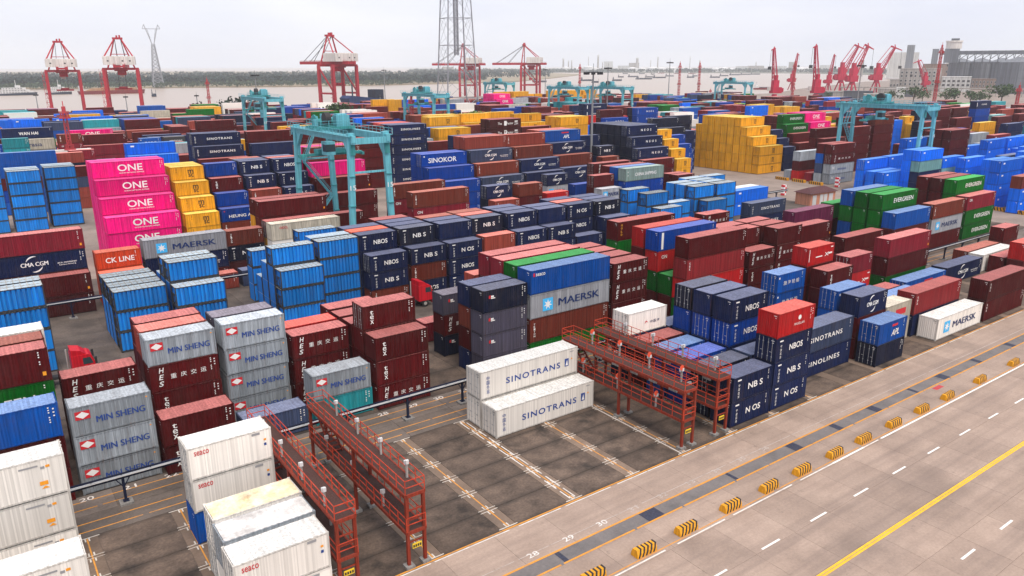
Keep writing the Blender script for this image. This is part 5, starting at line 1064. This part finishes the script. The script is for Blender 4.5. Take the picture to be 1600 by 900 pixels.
# ================================================================ shed, bollards, trucks
r_ = empty('brick_shed', (138.5, 57.0, 0), -.05, 'small salmon-walled shed with a purple-brown hipped roof by the road', 'shed')
m = MB(); m.box(-5, 5, -2.2, 2.2, -.05, 3.0); wl = m.obj('wall', paint('shed_wall', (.62, .27, .17), .8, .1, .3), r_)
m = MB(); e, hz = .5, 3.0; A_ = [(-5-e, -2.2-e, hz), (5+e, -2.2-e, hz), (5+e, 2.2+e, hz), (-5-e, 2.2+e, hz)]; a1, a2 = (-3.2, 0, hz+1.2), (3.2, 0, hz+1.2)
m.face([A_[0], A_[1], a2, a1]); m.face([A_[1], A_[2], a2]); m.face([A_[2], A_[3], a1, a2]); m.face([A_[3], A_[0], a1]); m.face(A_[::-1]); m.obj('roof', paint('shed_roof', (.10, .045, .05), .7, .1, .4), r_)
for x_, w_ in ((-3.4, 1.5), (-.6, 1.3), (1.0, 1.3), (3.2, 1.6)): m = MB(); m.box(x_-w_/2, x_+w_/2, -2.26, -2.2, .05, 2.5); m.obj('door', flat('door_grey', (.55, .56, .56), .5), r_)
M_bw = flat('bollard_white', (.8, .8, .8)); M_br = flat('bollard_red', (.6, .03, .04))
for x, y, lab in ((142.3, 69, 'red and white checked marker post at the end of the busbar'), (167, 68.5, 'red and white checked marker post at the corner of the right yard')):
    r_ = empty('marker_post', (x, y, 0), 0, lab, 'post', 'checked marker posts')
    for i in range(5):
        for s in (0, 1): m = MB(); m.box(-.55+.55*s, .55*s, -.45, .45, .02+.55*i, .02+.55*i+.55); m.obj('checker', (M_bw if (i+s) % 2 else M_br), r_)
for i, (x, y) in enumerate(((167.0, 86.8), (167.0, 81.0), (166.6, 75.0), (165.2, 28.5), (164.6, 24.8), (164, 21), (163.4, 17))):
    r_ = empty('kerb_block', (x, y, 0), 1.5, 'yellow and black striped kerb block, %s along the front of the right yard' % NTH[i], 'kerb block', 'striped kerb blocks at the right yard')
    m = MB(); m.box(-2.2, 2.2, -.5, .5, -.05, .75); m.obj('block', M_by, r_)
    for k in range(6):
        m = MB(); a = -2.0+.72*k; m.face([(a, .51, .02), (a+.34, .51, .02), (a+.64, .51, .74), (a+.30, .51, .74)]); m.face([(a+.3, .51, .756), (a+.64, .51, .756), (a+.9, -.5, .756), (a+.56, -.5, .756)]); m.obj('stripe', M_bk, r_)
M_tred = paint('truck_red', (.55, .012, .025), .35, .05, .2); M_chas = flat('chassis', (.028, .028, .03), .7)
def truck(x, y, lab):
    r_ = empty('truck', (x, y, 0), 0, lab, 'truck', 'red container trucks')
    # cab, nose towards +X
    m = MB(); m.prism([(-2.25, .95), (.0, .95), (.12, 1.5), (.05, 2.2), (-.22, 3.05), (-.5, 3.25), (-2.25, 3.25)], 'y', -1.2, 1.2); cb = m.obj('cab', M_tred, r_)
    m = MB(); m.prism([(-2.2, 3.25), (-.7, 3.25), (-1.25, 3.75), (-2.2, 3.95)], 'y', -1.1, 1.1); m.obj('wind_deflector', M_tred, cb)
    m = MB(); m.face([(.11, -1.05, 2.15), (.11, 1.05, 2.15), (-.185, 1.05, 3.0), (-.185, -1.05, 3.0)]); m.obj('windscreen', M_glass, cb)
    for s in (-1, 1):
        m = MB(); Y = s*1.215; m.face([(-1.15, Y, 2.15), (-.15, Y, 2.15), (-.38, Y, 2.9), (-1.15, Y, 2.9)]); m.obj('side_window', M_glass, cb)
        m = MB(); m.box(.0, .22, s*1.35-.1, s*1.35+.1, 2.1, 2.9); m.bar((-.1, s*1.2, 2.8), (.1, s*1.35, 2.8), .05); m.obj('mirror', M_chas, cb)
        m = MB(); m.box(.1, .16, s*.9-.18, s*.9+.18, 1.15, 1.4); m.obj('headlight', M_boxw, cb)
    m = MB(); m.box(-.05, .18, -1.2, 1.2, .45, .95); m.obj('bumper', M_tred, cb)
    m = MB(); m.box(-6.6, -.1, -.45, .45, .75, 1.05); m.box(-15, -4.2, -1.1, 1.1, 1.18, 1.42); m.obj('chassis', M_chas, r_)
    for X in (-1.2, -4.6, -5.9, -11.8, -13.0):
        for s in (-1, 1): m = MB(); m.tube((X, s*1.18, .52), (X, s*.80, .52), .52, 14); w_ = m.obj('wheel', M_tyre, r_); m = MB(); m.tube((X, s*1.19, .52), (X, s*1.0, .52), .26, 10); m.obj('rim', M_postg, w_)
    m = MB(); m.tube((-2.5, .8, .9), (-2.5, .8, 3.6), .09, 8); m.obj('exhaust', M_postg, r_)
truck(-28.2, 39.2, 'red truck cab parked on the lane at left behind maroon containers'); truck(16.2, 41.0, 'red truck cab half hidden behind the stacked maroon containers')
# ================================================================ river and banks
m_, t_, b_ = newmat('muddy_water'); b_.inputs['Base Color'].default_value = (.36, .285, .225, 1); b_.inputs['Roughness'].default_value = .32; b_.inputs['Specular IOR Level'].default_value = .5
n_ = N(t_, 'ShaderNodeTexNoise'); n_.inputs['Scale'].default_value = .12; n_.inputs['Detail'].default_value = 6; g_ = N(t_, 'ShaderNodeNewGeometry'); L_(t_, g_.outputs['Position'], n_.inputs['Vector'])
bp_ = N(t_, 'ShaderNodeBump'); bp_.inputs['Strength'].default_value = .5; bp_.inputs['Distance'].default_value = .6; L_(t_, n_.outputs['Fac'], bp_.inputs['Height']); L_(t_, bp_.outputs[0], b_.inputs['Normal']); M_water = m_
g = MB(); g.face([(-6000, 350, -3), (14000, 350, -3), (14000, 14000, -3), (-6000, 14000, -3)]); tag(g.obj('river', M_water), kind='structure')
def pxg(u, v, z=0):
    d = fw+((u-800)/FPX)*rt+((450-v)/FPX)*up; t = (z-CAM[2])/d[2]; return CAM[0]+d[0]*t, CAM[1]+d[1]*t
M_reed = ground_mat('reeds', (.24, .19, .13), (.30, .25, .17), .01, .006, (.16, .17, .10), .6)
near = [pxg(u, v, -3) for u, v in ((-60, 141), (80, 139.5), (200, 138.5), (300, 137), (450, 136), (600, 133.5), (700, 131), (800, 128.5), (850, 124), (885, 120), (905, 117.5))]
far = [pxg(905, 116.5, -3), pxg(860, 114.5, -3), pxg(800, 113, -3), (900, 6200), (-2500, 6200)]
g = MB(); g.face([(x, y, -1.2) for x, y in near+far])
for a, b2 in zip(near, near[1:]): g.face([(a[0], a[1], -3.2), (b2[0], b2[1], -3.2), (b2[0], b2[1], -1.2), (a[0], a[1], -1.2)])
tag(g.obj('river_bank', M_reed), kind='structure')
fs = [ray_at(640, 5600), ray_at(800, 4700), ray_at(900, 4000), ray_at(1050, 3800), ray_at(1250, 3700), ray_at(1420, 3000), ray_at(1750, 2200), ray_at(1750, 9000), ray_at(640, 9000)]
g = MB(); g.face([(x, y, -1) for x, y in fs])
for a, b2 in zip(fs[:6], fs[1:7]): g.face([(a[0], a[1], -3.2), (b2[0], b2[1], -3.2), (b2[0], b2[1], -1), (a[0], a[1], -1)])
M_far = ground_mat('far_land', (.10, .11, .085), (.15, .15, .11), .006, .004, (.06, .08, .05), .6)
tag(g.obj('far_shore', M_far), kind='structure')
# ---------------------------------------------------------------- foliage
def leafmat(name, c, var=.55):
    m, t, b = newmat(name); g = N(t, 'ShaderNodeNewGeometry'); r = N(t, 'ShaderNodeMapRange'); r.inputs['To Min'].default_value = 1-var; r.inputs['To Max'].default_value = 1+var; L_(t, g.outputs['Random Per Island'], r.inputs['Value'])
    x = N(t, 'ShaderNodeMixRGB', blend_type='MULTIPLY'); x.inputs[0].default_value = 1; x.inputs[1].default_value = (*c, 1); L_(t, r.outputs[0], x.inputs[2]); L_(t, x.outputs[0], b.inputs['Base Color']); b.inputs['Roughness'].default_value = .8; b.inputs['Specular IOR Level'].default_value = .15
    return m
M_leaf = [leafmat('foliage_mid', (.05, .085, .032)), leafmat('foliage_dark', (.022, .042, .030)), leafmat('foliage_bright', (.13, .20, .035)), leafmat('foliage_pale', (.075, .105, .055))]; M_bark = flat('bark', (.07, .05, .035), .9)
tr_ = random.Random(21)
def leaf(m, c, s, mi=0):
    n = Vector((tr_.gauss(0, 1), tr_.gauss(0, 1), tr_.gauss(0, 1)+.5)).normalized(); a = n.orthogonal().normalized(); b = n.cross(a); r = tr_.uniform(0, 6.3); a, b = a*cos(r)+b*sin(r), b*cos(r)-a*sin(r)
    c = Vector(c); k = s*tr_.uniform(.7, 1.3)
    m.face([c-a*k-b*k*.7, c+a*k-b*k*.5, c+a*k*.8+b*k*.7, c-a*k*.7+b*k*.8], mi)
def blob(m, c, rx, rz, n, s, mi=0):
    for _ in range(n):
        while True:
            p = Vector((tr_.uniform(-1, 1), tr_.uniform(-1, 1), tr_.uniform(-1, 1)))
            if .25 < p.length < 1: break
        leaf(m, (c[0]+p.x*rx, c[1]+p.y*rx, c[2]+p.z*rz), s, mi)
# the wood on the far bank: nobody could count it
fo = MB()
for i in range(5200):
    dist = tr_.choice((tr_.uniform(1470, 1750), tr_.uniform(1700, 2100), tr_.uniform(2100, 3400)))
    u = tr_.uniform(-40, 760 if dist < 2200 else 860); x, y = ray_at(u, dist)
    # stay on the bank
    v = 102+(CAM[2]+1.2)*FPX/dist
    lim = 137-(.004*u if u < 600 else 2.4+(u-600)*.045)
    if v > lim-4.0: continue
    gap = sin(x*.011)+sin(y*.007+x*.003)
    if dist < 1700 and gap > 1.0: continue
    h = tr_.uniform(6, 9) if dist < 1620 else (tr_.uniform(10, 15) if dist < 2100 else tr_.uniform(11, 17)); mi = 3 if dist < 1620 else (1 if tr_.random() < .75 else 0)
    cx = tr_.uniform(.35, .5)*h
    for _ in range(9):
        leaf(fo, (x+tr_.gauss(0, cx*.55), y+tr_.gauss(0, cx*.55), -1.2+h*tr_.uniform(.12, .95)), h*.17, mi)
M_wood = [leafmat('wood_mid', (.030, .052, .040), .3), leafmat('wood_dark', (.020, .036, .034), .3), leafmat('wood_bright', (.05, .08, .04), .3), leafmat('wood_pale', (.055, .080, .050), .3)]
tag(fo.obj('far_bank_wood', M_wood), 'hazy dark green wood along the far river bank', 'wood', None, 'stuff')
fo = MB()
for i in range(1500):
    u = tr_.uniform(640, 1650); d0 = 3900 if u < 1250 else 3800-(u-1250)*3.2; dist = d0+tr_.uniform(100, 700); x, y = ray_at(u, dist); h = tr_.uniform(8, 18)
    for _ in range(4): leaf(fo, (x+tr_.gauss(0, 9), y+tr_.gauss(0, 9), -1+h*tr_.uniform(.2, .9)), 6, 1)
tag(fo.obj('far_shore_wood', M_leaf), 'faint blue-grey tree line on the far shore under the factories', 'wood', None, 'stuff')
def tree(x, y, h, lab, mi=0, cw=.38, z0=0, n=420, conifer=False, grp='trees by the river quay'):
    r_ = empty('conifer_tree' if conifer else 'broadleaf_tree', (x, y, z0), 0, lab, 'tree', grp)
    m = MB(); m.tube((0, 0, -.1), (.1, 0, h*.45), h*.03, 7, 0, h*.018); m.tube((.1, 0, h*.42), (.0, .1, h*.85), h*.018, 6, 0, h*.006)
    if not conifer:
        for k in range(5): a = k*1.26; m.tube((.05, 0, h*.36), (cos(a)*h*cw*.6, sin(a)*h*cw*.6, h*(.6+.06*k)), h*.013, 5, 0, h*.005)
    m.obj('trunk', M_bark, r_)
    m = MB()
    if conifer:
        for k in range(n):
            t = tr_.random()**.7; rr = h*.17*(1-t)+.2; a = tr_.uniform(0, 6.3); leaf(m, (rr*cos(a)*tr_.uniform(.4, 1), rr*sin(a)*tr_.uniform(.4, 1), h*(.06+.94*t)), h*.035, 0)
    else:
        lob = [(tr_.gauss(0, h*cw*.45), tr_.gauss(0, h*cw*.45), h*tr_.uniform(.45, .82)) for _ in range(9)]+[(0, 0, h*.72)]
        for c in lob: blob(m, c, h*cw*.48, h*.17, n//10, h*.035)
    m.obj('crown', M_leaf[mi], r_)
TL = [(2, 450, 13, 1), (12, 440, 10, 1), (30, 455, 12, 1), (44, 460, 10, 1), (100, 450, 12, 1), (208, 420, 12, 1), (262, 470, 11, 1), (283, 470, 12, 1), (298, 465, 16, 1), (318, 470, 14, 1), (334, 460, 15, 1), (352, 470, 16, 1), (369, 465, 18, 1), (386, 470, 17, 1), (404, 470, 15, 1), (424, 440, 13, 1)]
for i, (u, d, h, mi) in enumerate(TL):
    x, y = ray_at(u, d); tree(x, y, h, 'dark riverside tree, %s from the left behind the yard' % NTH[i], mi, n=360)
x, y = ray_at(516, 395); tree(x, y, 17.5, 'round olive green tree in front of the lone quay crane', 0, .52, 0, 1100)
x, y = ray_at(489, 410); tree(x, y, 13, 'smaller olive tree left of the round tree', 0, .5, 0, 600)
x, y = ray_at(727, 340); tree(x, y, 15, 'bright green leafy tree beside the pink containers', 2, .62, 0, 1500)
x, y = ray_at(706, 350); tree(x, y, 14.5, 'dark green tree left of the bright green tree', 1, .6, 0, 1000)
for i, u in enumerate((503, 507, 511, 535, 541, 547, 552, 558)):
    x, y = ray_at(u, 400); tree(x, y, tr_.uniform(12, 15), 'slim dark conifer, %s of the row under the lone quay crane' % NTH[i], 1, n=260, conifer=True)
for i, (u, d, h) in enumerate(((1433, 760, 17), (1447, 780, 13), (1484, 780, 12), (1497, 760, 17), (1523, 760, 14), (1537, 770, 13), (1572, 740, 22), (1300, 800, 10), (1398, 790, 12))):
    x, y = ray_at(u, d); tree(x, y, h, 'green tree in the factory grounds at right, %s from the left' % NTH[sorted((1433, 1447, 1484, 1497, 1523, 1537, 1572, 1300, 1398)).index(u)], 0, .5, 0, 420, grp='trees in the factory grounds')
# low green verge on the quay
vg = MB()
for i in range(1600):
    u = tr_.uniform(930, 1200); d = 640+tr_.uniform(-18, 18)+max(0, (u-1100))*1.2; x, y = ray_at(u, d); leaf(vg, (x, y, tr_.uniform(.2, 2.2)), 1.3, tr_.choice((0, 1, 3)))
tag(vg.obj('quay_verge', M_leaf), 'low green verge along the quay beyond the yard', 'shrubs', None, 'stuff')
# ================================================================ vessels on the river
M_hull = [paint('hull_dark', (.035, .045, .07), .5, .2, .3, scale=.2), paint('hull_red', (.22, .03, .03), .5, .2, .3, scale=.2), paint('hull_grey', (.12, .13, .15), .5, .2, .3, scale=.2)]; M_sand = paint('sand_cargo', (.42, .24, .13), .9, .1, .3); M_supw = paint('superstructure_white', (.72, .72, .72), .5, .1, .2)
def vessel(u, v, lpx, lab, hull=0, kind='barge', ang=None):
    x, y = pxg(u, v, -3); d = math.hypot(x-CAM[0], y-CAM[1]); L = lpx*d/FPX; B = max(6, min(18, L*.19)); h = max(2.4, L*.05)
    r_ = empty('ferry' if kind == 'ferry' else 'barge', (x, y, -3), (away(u)-pi/2+.15) if ang is None else ang, lab, 'ship' if kind == 'ferry' else 'barge', None if kind in ('ferry',) else 'barges on the river')
    m = MB(); out = [(-L/2, -B/2*.8), (-L/2*.9, -B/2), (L/2*.78, -B/2), (L/2*.95, -B/4), (L/2, 0), (L/2*.95, B/4), (L/2*.78, B/2), (-L/2*.9, B/2), (-L/2, B/2*.8)]
    n = len(out); v0 = [(a*.96, b2*.9, -.5) for a, b2 in out]+[(a, b2, h+(1.2 if a > L*.36 else 0)) for a, b2 in out]
    m.raw(v0, [(i, (i+1) % n, n+(i+1) % n, n+i) for i in range(n)]+[tuple(range(n, 2*n))]); m.obj('hull', M_hull[hull], r_)
    if kind == 'barge':
        m = MB(); m.box(-L*.26, L*.34, -B*.36, B*.36, h, h+h*.6); m.obj('hold_coaming', M_hull[2], r_)
        m = MB(); m.box(-L*.44, -L*.31, -B*.38, B*.38, h, h+3.0); m.box(-L*.42, -L*.33, -B*.3, B*.3, h+3, h+6.0); dh = m.obj('deckhouse', M_hull[2] if hull != 1 else M_supw, r_)
        m = MB(); m.tube((L*.42, 0, h), (L*.42, 0, h+6), .25, 5); m.tube((-L*.38, 0, h+6), (-L*.38, 0, h+9), .2, 5); m.obj('mast', M_hull[2], r_)
    elif kind == 'sand':
        m = MB(); m.prism([(-L*.40, h), (L*.40, h), (L*.34, h+4), (L*.1, h+2.2), (-L*.1, h+4.2), (-L*.3, h+3)], 'y', -B*.35, B*.35); m.obj('sand_heap', M_sand, r_)
        m = MB(); m.box(-L*.48, -L*.42, -B*.35, B*.35, h, h+7); m.obj('deckhouse', M_supw, r_)
        m = MB(); m.bar((L*.44, 0, h), (L*.44, 0, h+14), .7); m.bar((-L*.2, 0, h), (-L*.2, 0, h+12), .6); m.obj('mast', M_hull[2], r_)
    else:
        for k in range(3): m = MB(); m.box(-L*(.44-.05*k), L*(.40-.09*k), -B*.46, B*.46, h+2.6*k, h+2.6*k+2.3); dk_ = m.obj('deck_house', M_supw, r_); m = MB(); [m.box(-L*.4+q*L*.07, -L*.4+q*L*.07+L*.04, -B*.47, -B*.46, h+2.6*k+.8, h+2.6*k+1.6) for q in range(10-k)]; m.obj('window_row', M_win, dk_)
        m = MB(); m.box(-L*.02, L*.10, -B*.3, B*.3, h+7.8, h+10.4); m.tube((0, 0, h+10), (0, 0, h+17), .3, 5); m.obj('bridge', M_supw, r_)
VS = [(843, 128.5, 22, 0), (917, 126.5, 21, 0), (930, 129.3, 11, 0), (964, 126.5, 15, 0), (970, 121, 9, 0), (989, 120.5, 16, 0), (1006, 124, 25, 0), (1014, 121, 12, 2), (1030, 122, 20, 0), (1046, 119.5, 13, 2), (977, 115.6, 8, 2), (1003, 115.8, 9, 2), (1020, 116.5, 6, 2), (1033, 114.8, 10, 1), (1057, 115.3, 8, 1), (1081, 115.2, 11, 1), (1079, 121.5, 11, 0), (1086, 119.5, 8, 2), (1117, 121.5, 15, 0), (1131, 119, 13, 2), (1148, 117.5, 16, 0), (1165, 117, 16, 2), (1180, 116.5, 14, 0), (1305, 116, 8, 0)]
for i, (u, v, l, hl) in enumerate(VS): vessel(u, v, l, 'moored river barge, %s of the fleet counted from the left' % NTH[i], hl)
vessel(1196, 140, 34, 'dark barge with red waterline just left of the first jib crane', 1, 'barge'); vessel(241, 151, 6, 'tiny boat alone on the river under the transmission tower', 0, 'barge')
vessel(27, 149, 46, 'long white passenger ferry at far left of the river', 0, 'ferry'); vessel(93, 147.5, 30, 'white ferry hidden behind the leftmost quay crane', 0, 'ferry'); vessel(176, 146.5, 82, 'long barge laden with orange sand heaps', 1, 'sand')
x, y = ray_at(569, 620); r_ = empty('moored_ship', (x, y, -3), away(569)+2.2, 'dark blue ship bow with bridge tower moored at the quay', 'ship')
m = MB(); m.prism([(-30, -1), (14, -1), (20, 13), (17, 15), (-30, 10)], 'y', -6, 6); m.obj('hull', paint('hull_blue', (.03, .05, .13), .5, .1, .2, scale=.2), r_); m = MB(); m.box(-14, -6, -5, 5, 10, 19); m.obj('bridge', M_hull[0], r_); m = MB(); m.bar((12, 0, 14), (12, 0, 23), .8); m.obj('mast', M_hull[0], r_)
# ================================================================ works and grain silos at right
M_conc = paint('grey_render', (.42, .39, .36), .8, .2, .4, scale=.12); M_conw = paint('white_render', (.66, .66, .64), .8, .1, .3, scale=.12); M_silo = paint('galvanised_silo', (.19, .205, .23), .6, .15, .3, .1, scale=.1); M_rustf = paint('rusty_plant', (.30, .22, .18), .8, .4, .4, scale=.15)
def block(u0, u1, dist, z1, lab, mat, rows=(), depth=22, z0=-.05, cat='building', name='factory_building', cols=8, win=(.5, .55), parapet=True, roof=None):
    x0, y0 = ray_at(u0, dist); x1, y1 = ray_at(u1, dist); w = math.hypot(x1-x0, y1-y0); a = math.atan2(y1-y0, x1-x0)
    r_ = empty(name, ((x0+x1)/2, (y0+y1)/2, 0), a, lab, cat)
    # local y: away from the camera is +y when the row runs right
    s = 1 if (cos(a+pi/2)*(x0-CAM[0])+sin(a+pi/2)*(y0-CAM[1])) > 0 else -1
    m = MB(); m.box(-w/2, w/2, 0 if s > 0 else -depth, depth if s > 0 else 0, z0, z1); wl = m.obj('wall', mat, r_)
    if parapet: m = MB(); m.box(-w/2-.4, w/2+.4, -.4 if s > 0 else -depth-.4, depth+.4 if s > 0 else .4, z1, z1+.8); m.obj('parapet' if not roof else 'roof', roof or mat, r_)
    for zb, zt_ in rows:
        for i in range(cols):
            cx = -w/2+w*(i+.5)/cols; hw = w/cols*win[0]/2; m = MB(); m.box(cx-hw, cx+hw, -.35 if s > 0 else .02, -.02 if s > 0 else .35, zb, zt_); fr = m.obj('window', M_conw if mat is not M_conw else M_conc, r_); m = MB(); m.box(cx-hw*.8, cx+hw*.8, -.42 if s > 0 else .36, -.36 if s > 0 else .42, zb+.3, zt_-.3); m.obj('pane', M_win, fr)
    return r_
block(1406, 1471, 1180, 28, 'long grey factory block with rows of dark windows', M_conc, ((22, 25), (17.5, 20.5), (11.5, 14.5), (7, 10)), 40, cols=9)
block(1392, 1407, 1170, 14, 'low plain annex left of the grey factory block', M_conc, ((5, 9),), 30, cols=3)
block(1473, 1519, 1150, 18, 'whitish factory block with two rows of square windows', M_conw, ((12, 14.8), (7, 9.8)), 30, cols=6, win=(.62, .5))
block(1404, 1418, 900, 10.5, 'small white two-storey hut in front of the factory', M_conw, ((6.5, 8.8), (1.2, 3.6)), 10, cols=2, win=(.42, .5))
block(1418, 1432, 950, 6, 'low dark shed beside the small white hut', M_hull[2], (), 12, cols=2)
block(1385, 1432, 2300, 64, 'pale hazy grain store on the far right shore', M_conw, (), 60, parapet=False); block(1412, 1424, 2200, 80, 'tall hazy lift tower beside the grain store', M_silo, (), 30, parapet=False); block(1342, 1348, 2500, 46, 'square hazy tower behind the jib cranes', M_conc, (), 25); block(1452, 1462, 2000, 66, 'hazy conveyor tower left of the silos', M_silo, (), 20); block(1476, 1486, 1500, 40, 'white stair tower left of the silos', M_conw, ((20, 24), (30, 34)), 14, cols=2)
block(1520, 1572, 1250, 14, 'rusty process plant in front of the silos', M_rustf, ((4, 7), (9, 12)), 20, cols=9); block(1440, 1500, 1500, 34, 'long hazy shed roof behind the grey factory', M_rustf, (), 40)
def silo(u, dist, r, h, lab):
    x, y = ray_at(u, dist); o = empty('grain_silo', (x, y, 0), 0, lab, 'silo', 'grey grain silos')
    m = MB(); m.tube((0, 0, -.05), (0, 0, h), r, 32); m.obj('shell', M_silo, o)
    m = MB(); m.tube((0, 0, h), (0, 0, h+r*.32), r*1.02, 32, 0, r*.12); m.obj('cone_roof', M_silo, o)
    m = MB()
    for k in range(16): t = 2*pi*k/16; m.bar((r*1.01*cos(t), r*1.01*sin(t), 0), (r*1.01*cos(t), r*1.01*sin(t), h), .6)
    for z in (h*.25, h*.5, h*.75): m.tube((0, 0, z), (0, 0, z+.5), r*1.015, 32)
    m.obj('stiffener', M_silo, o)
for u, d, r, h, lab in ((1500, 1330, 16, 37, 'grey cylindrical grain silo, leftmost of the row'), (1531, 1330, 17, 37, 'grey cylindrical grain silo, middle of the rear row'), (1563, 1330, 17, 37, 'grey cylindrical grain silo, right of the rear row'), (1590, 1120, 20, 36, 'grey cylindrical grain silo nearest the right edge'), (1596, 1340, 16, 37, 'grey grain silo behind the nearest silo at the right edge')): silo(u, d, r, h, lab)
x, y = ray_at(1545, 1290); r_ = empty('conveyor_gallery', (x, y, 0), away(1545)-pi/2, 'dark steel conveyor gallery running along the silo tops', 'conveyor')
m = MB(); m.box(-62, 66, -4, 4, 47, 52); ga = m.obj('gallery', M_silo, r_)
for k in range(14): m = MB(); X = -58+k*9.3; m.bar((X, -3, 34), (X+2, -3, 47), .7); m.bar((X+2, 3, 34), (X, 3, 47), .7); m.bar((X, -4.1, 47), (X+9, -4.1, 52), .6); m.bar((X, 0, 40), (X+9, 0, 47), .8); m.obj('trestle', M_hull[2], r_)
m = MB(); m.box(-58, -40, -9, 9, 36, 55); m.obj('head_house', M_silo, r_); m = MB(); m.tube((-48, 0, 55), (-48, 0, 64), 10, 20); m.tube((-48, 0, 64), (-48, 0, 66), 11, 20); m.obj('round_house', M_qwht, r_); m = MB(); m.box(-52, -42, -4, 4, 66, 69); m.obj('roof_cabin', M_hull[2], r_)
x, y = ray_at(1498, 1000); r_ = empty('pipe_rack', (x, y, 0), away(1498)-pi/2, 'long elevated pipe rack crossing in front of the factory', 'pipe rack')
m = MB(); m.box(-120, 110, -2, 2, 7.6, 8.8); m.obj('deck', M_conc, r_)
for k in range(20): m = MB(); X = -118+k*12; m.box(X-.5, X+.5, -1.5, 1.5, 0, 7.6); m.obj('post', M_conc, r_)
for i, (u, d, w, z) in enumerate(((1310, 900, 40, 6), (1345, 880, 46, 7), (1372, 860, 36, 5), (1290, 860, 30, 6), (1395, 980, 40, 7))):
    block(u-w*.5, u+w*.5, d, z, 'low grey quay shed beneath the jib cranes, %s from the left' % NTH[(1290, 1310, 1345, 1372, 1395).index(u)], M_hull[2] if i % 2 else M_conc, (), 14, cat='shed', name='quay_shed')
block(1535, 1560, 620, 9, 'pale blue box building near the right edge of the yard', paint('pale_blue', (.34, .42, .55), .7, .1, .2), ((1.5, 4.5),), 10, cols=3)
# ================================================================ works on the far shore
def tankf(u, d, r, h, lab):
    x, y = ray_at(u, d); o = empty('storage_tank', (x, y, -1), 0, lab, 'tank', 'white storage tanks on the far shore'); m = MB(); m.tube((0, 0, 0), (0, 0, h), r, 20); m.obj('shell', M_supw, o); m = MB(); m.tube((0, 0, h), (0, 0, h+r*.2), r, 20, 0, r*.2); m.obj('roof', M_supw, o)
tk = ((884, 24, 22), (901, 20, 18), (919, 26, 26), (930, 20, 18), (988, 30, 18), (1003, 26, 16), (1020, 30, 20), (1034, 28, 18), (1049, 30, 20), (1063, 26, 18), (1076, 22, 14), (1118, 26, 16), (1130, 30, 18), (1142, 24, 14), (1252, 30, 16), (1262, 24, 16))
for i, (u, r, h) in enumerate(tk): tankf(u, 4250, r, h, 'white storage tank on the far shore, %s from the left' % NTH[i])
def chim(u, h, r, lab):
    x, y = ray_at(u, 4300); o = empty('chimney', (x, y, -1), 0, lab, 'chimney', 'chimneys on the far shore'); m = MB(); m.tube((0, 0, 0), (0, 0, h*.9), r, 12, 0, r*.7); m.obj('stack', M_conc, o); m = MB(); m.tube((0, 0, h*.9), (0, 0, h), r*.85, 12); m.obj('rim', M_conw, o)
ch = ((880, 70, 6), (888, 58, 4), (893, 60, 4), (919, 80, 2), (934, 88, 6), (941, 52, 3), (995, 72, 9), (1016, 60, 2), (1027, 76, 4), (1077, 78, 2), (1092, 60, 3), (1180, 50, 3))
for i, (u, h, r) in enumerate(ch): chim(u, h, r, 'hazy chimney on the far shore, %s from the left' % NTH[i])
for i, (u, w, h) in enumerate(((950, 14, 52), (990, 16, 44), (975, 20, 30), (1180, 26, 28), (1160, 22, 26), (1236, 10, 46), (1215, 26, 26), (700, 18, 26), (1290, 20, 30))):
    us = sorted((950, 990, 975, 1180, 1160, 1236, 1215, 700, 1290)); block(u-w/2, u+w/2, 4350, h, 'hazy factory block on the far shore, %s from the left' % NTH[us.index(u)], M_conc if i % 2 else M_conw, (), 40, -1)
# ================================================================ the hazy air
g = MB(); g.box(-3200, 9500, -1000, 9300, -9, 200); hz = g.obj('haze', [])
m, t, b = newmat('haze_air'); t.nodes.remove(b); pv = N(t, 'ShaderNodeVolumePrincipled'); pv.inputs['Color'].default_value = (.90, .945, 1, 1); pv.inputs['Density'].default_value = .00011; pv.inputs['Anisotropy'].default_value = .0
L_(t, pv.outputs[0], t.nodes['Material Output'].inputs['Volume']); hz.data.materials.append(m); tag(hz, 'pale haze hanging over the river and yard', 'haze', None, 'stuff')
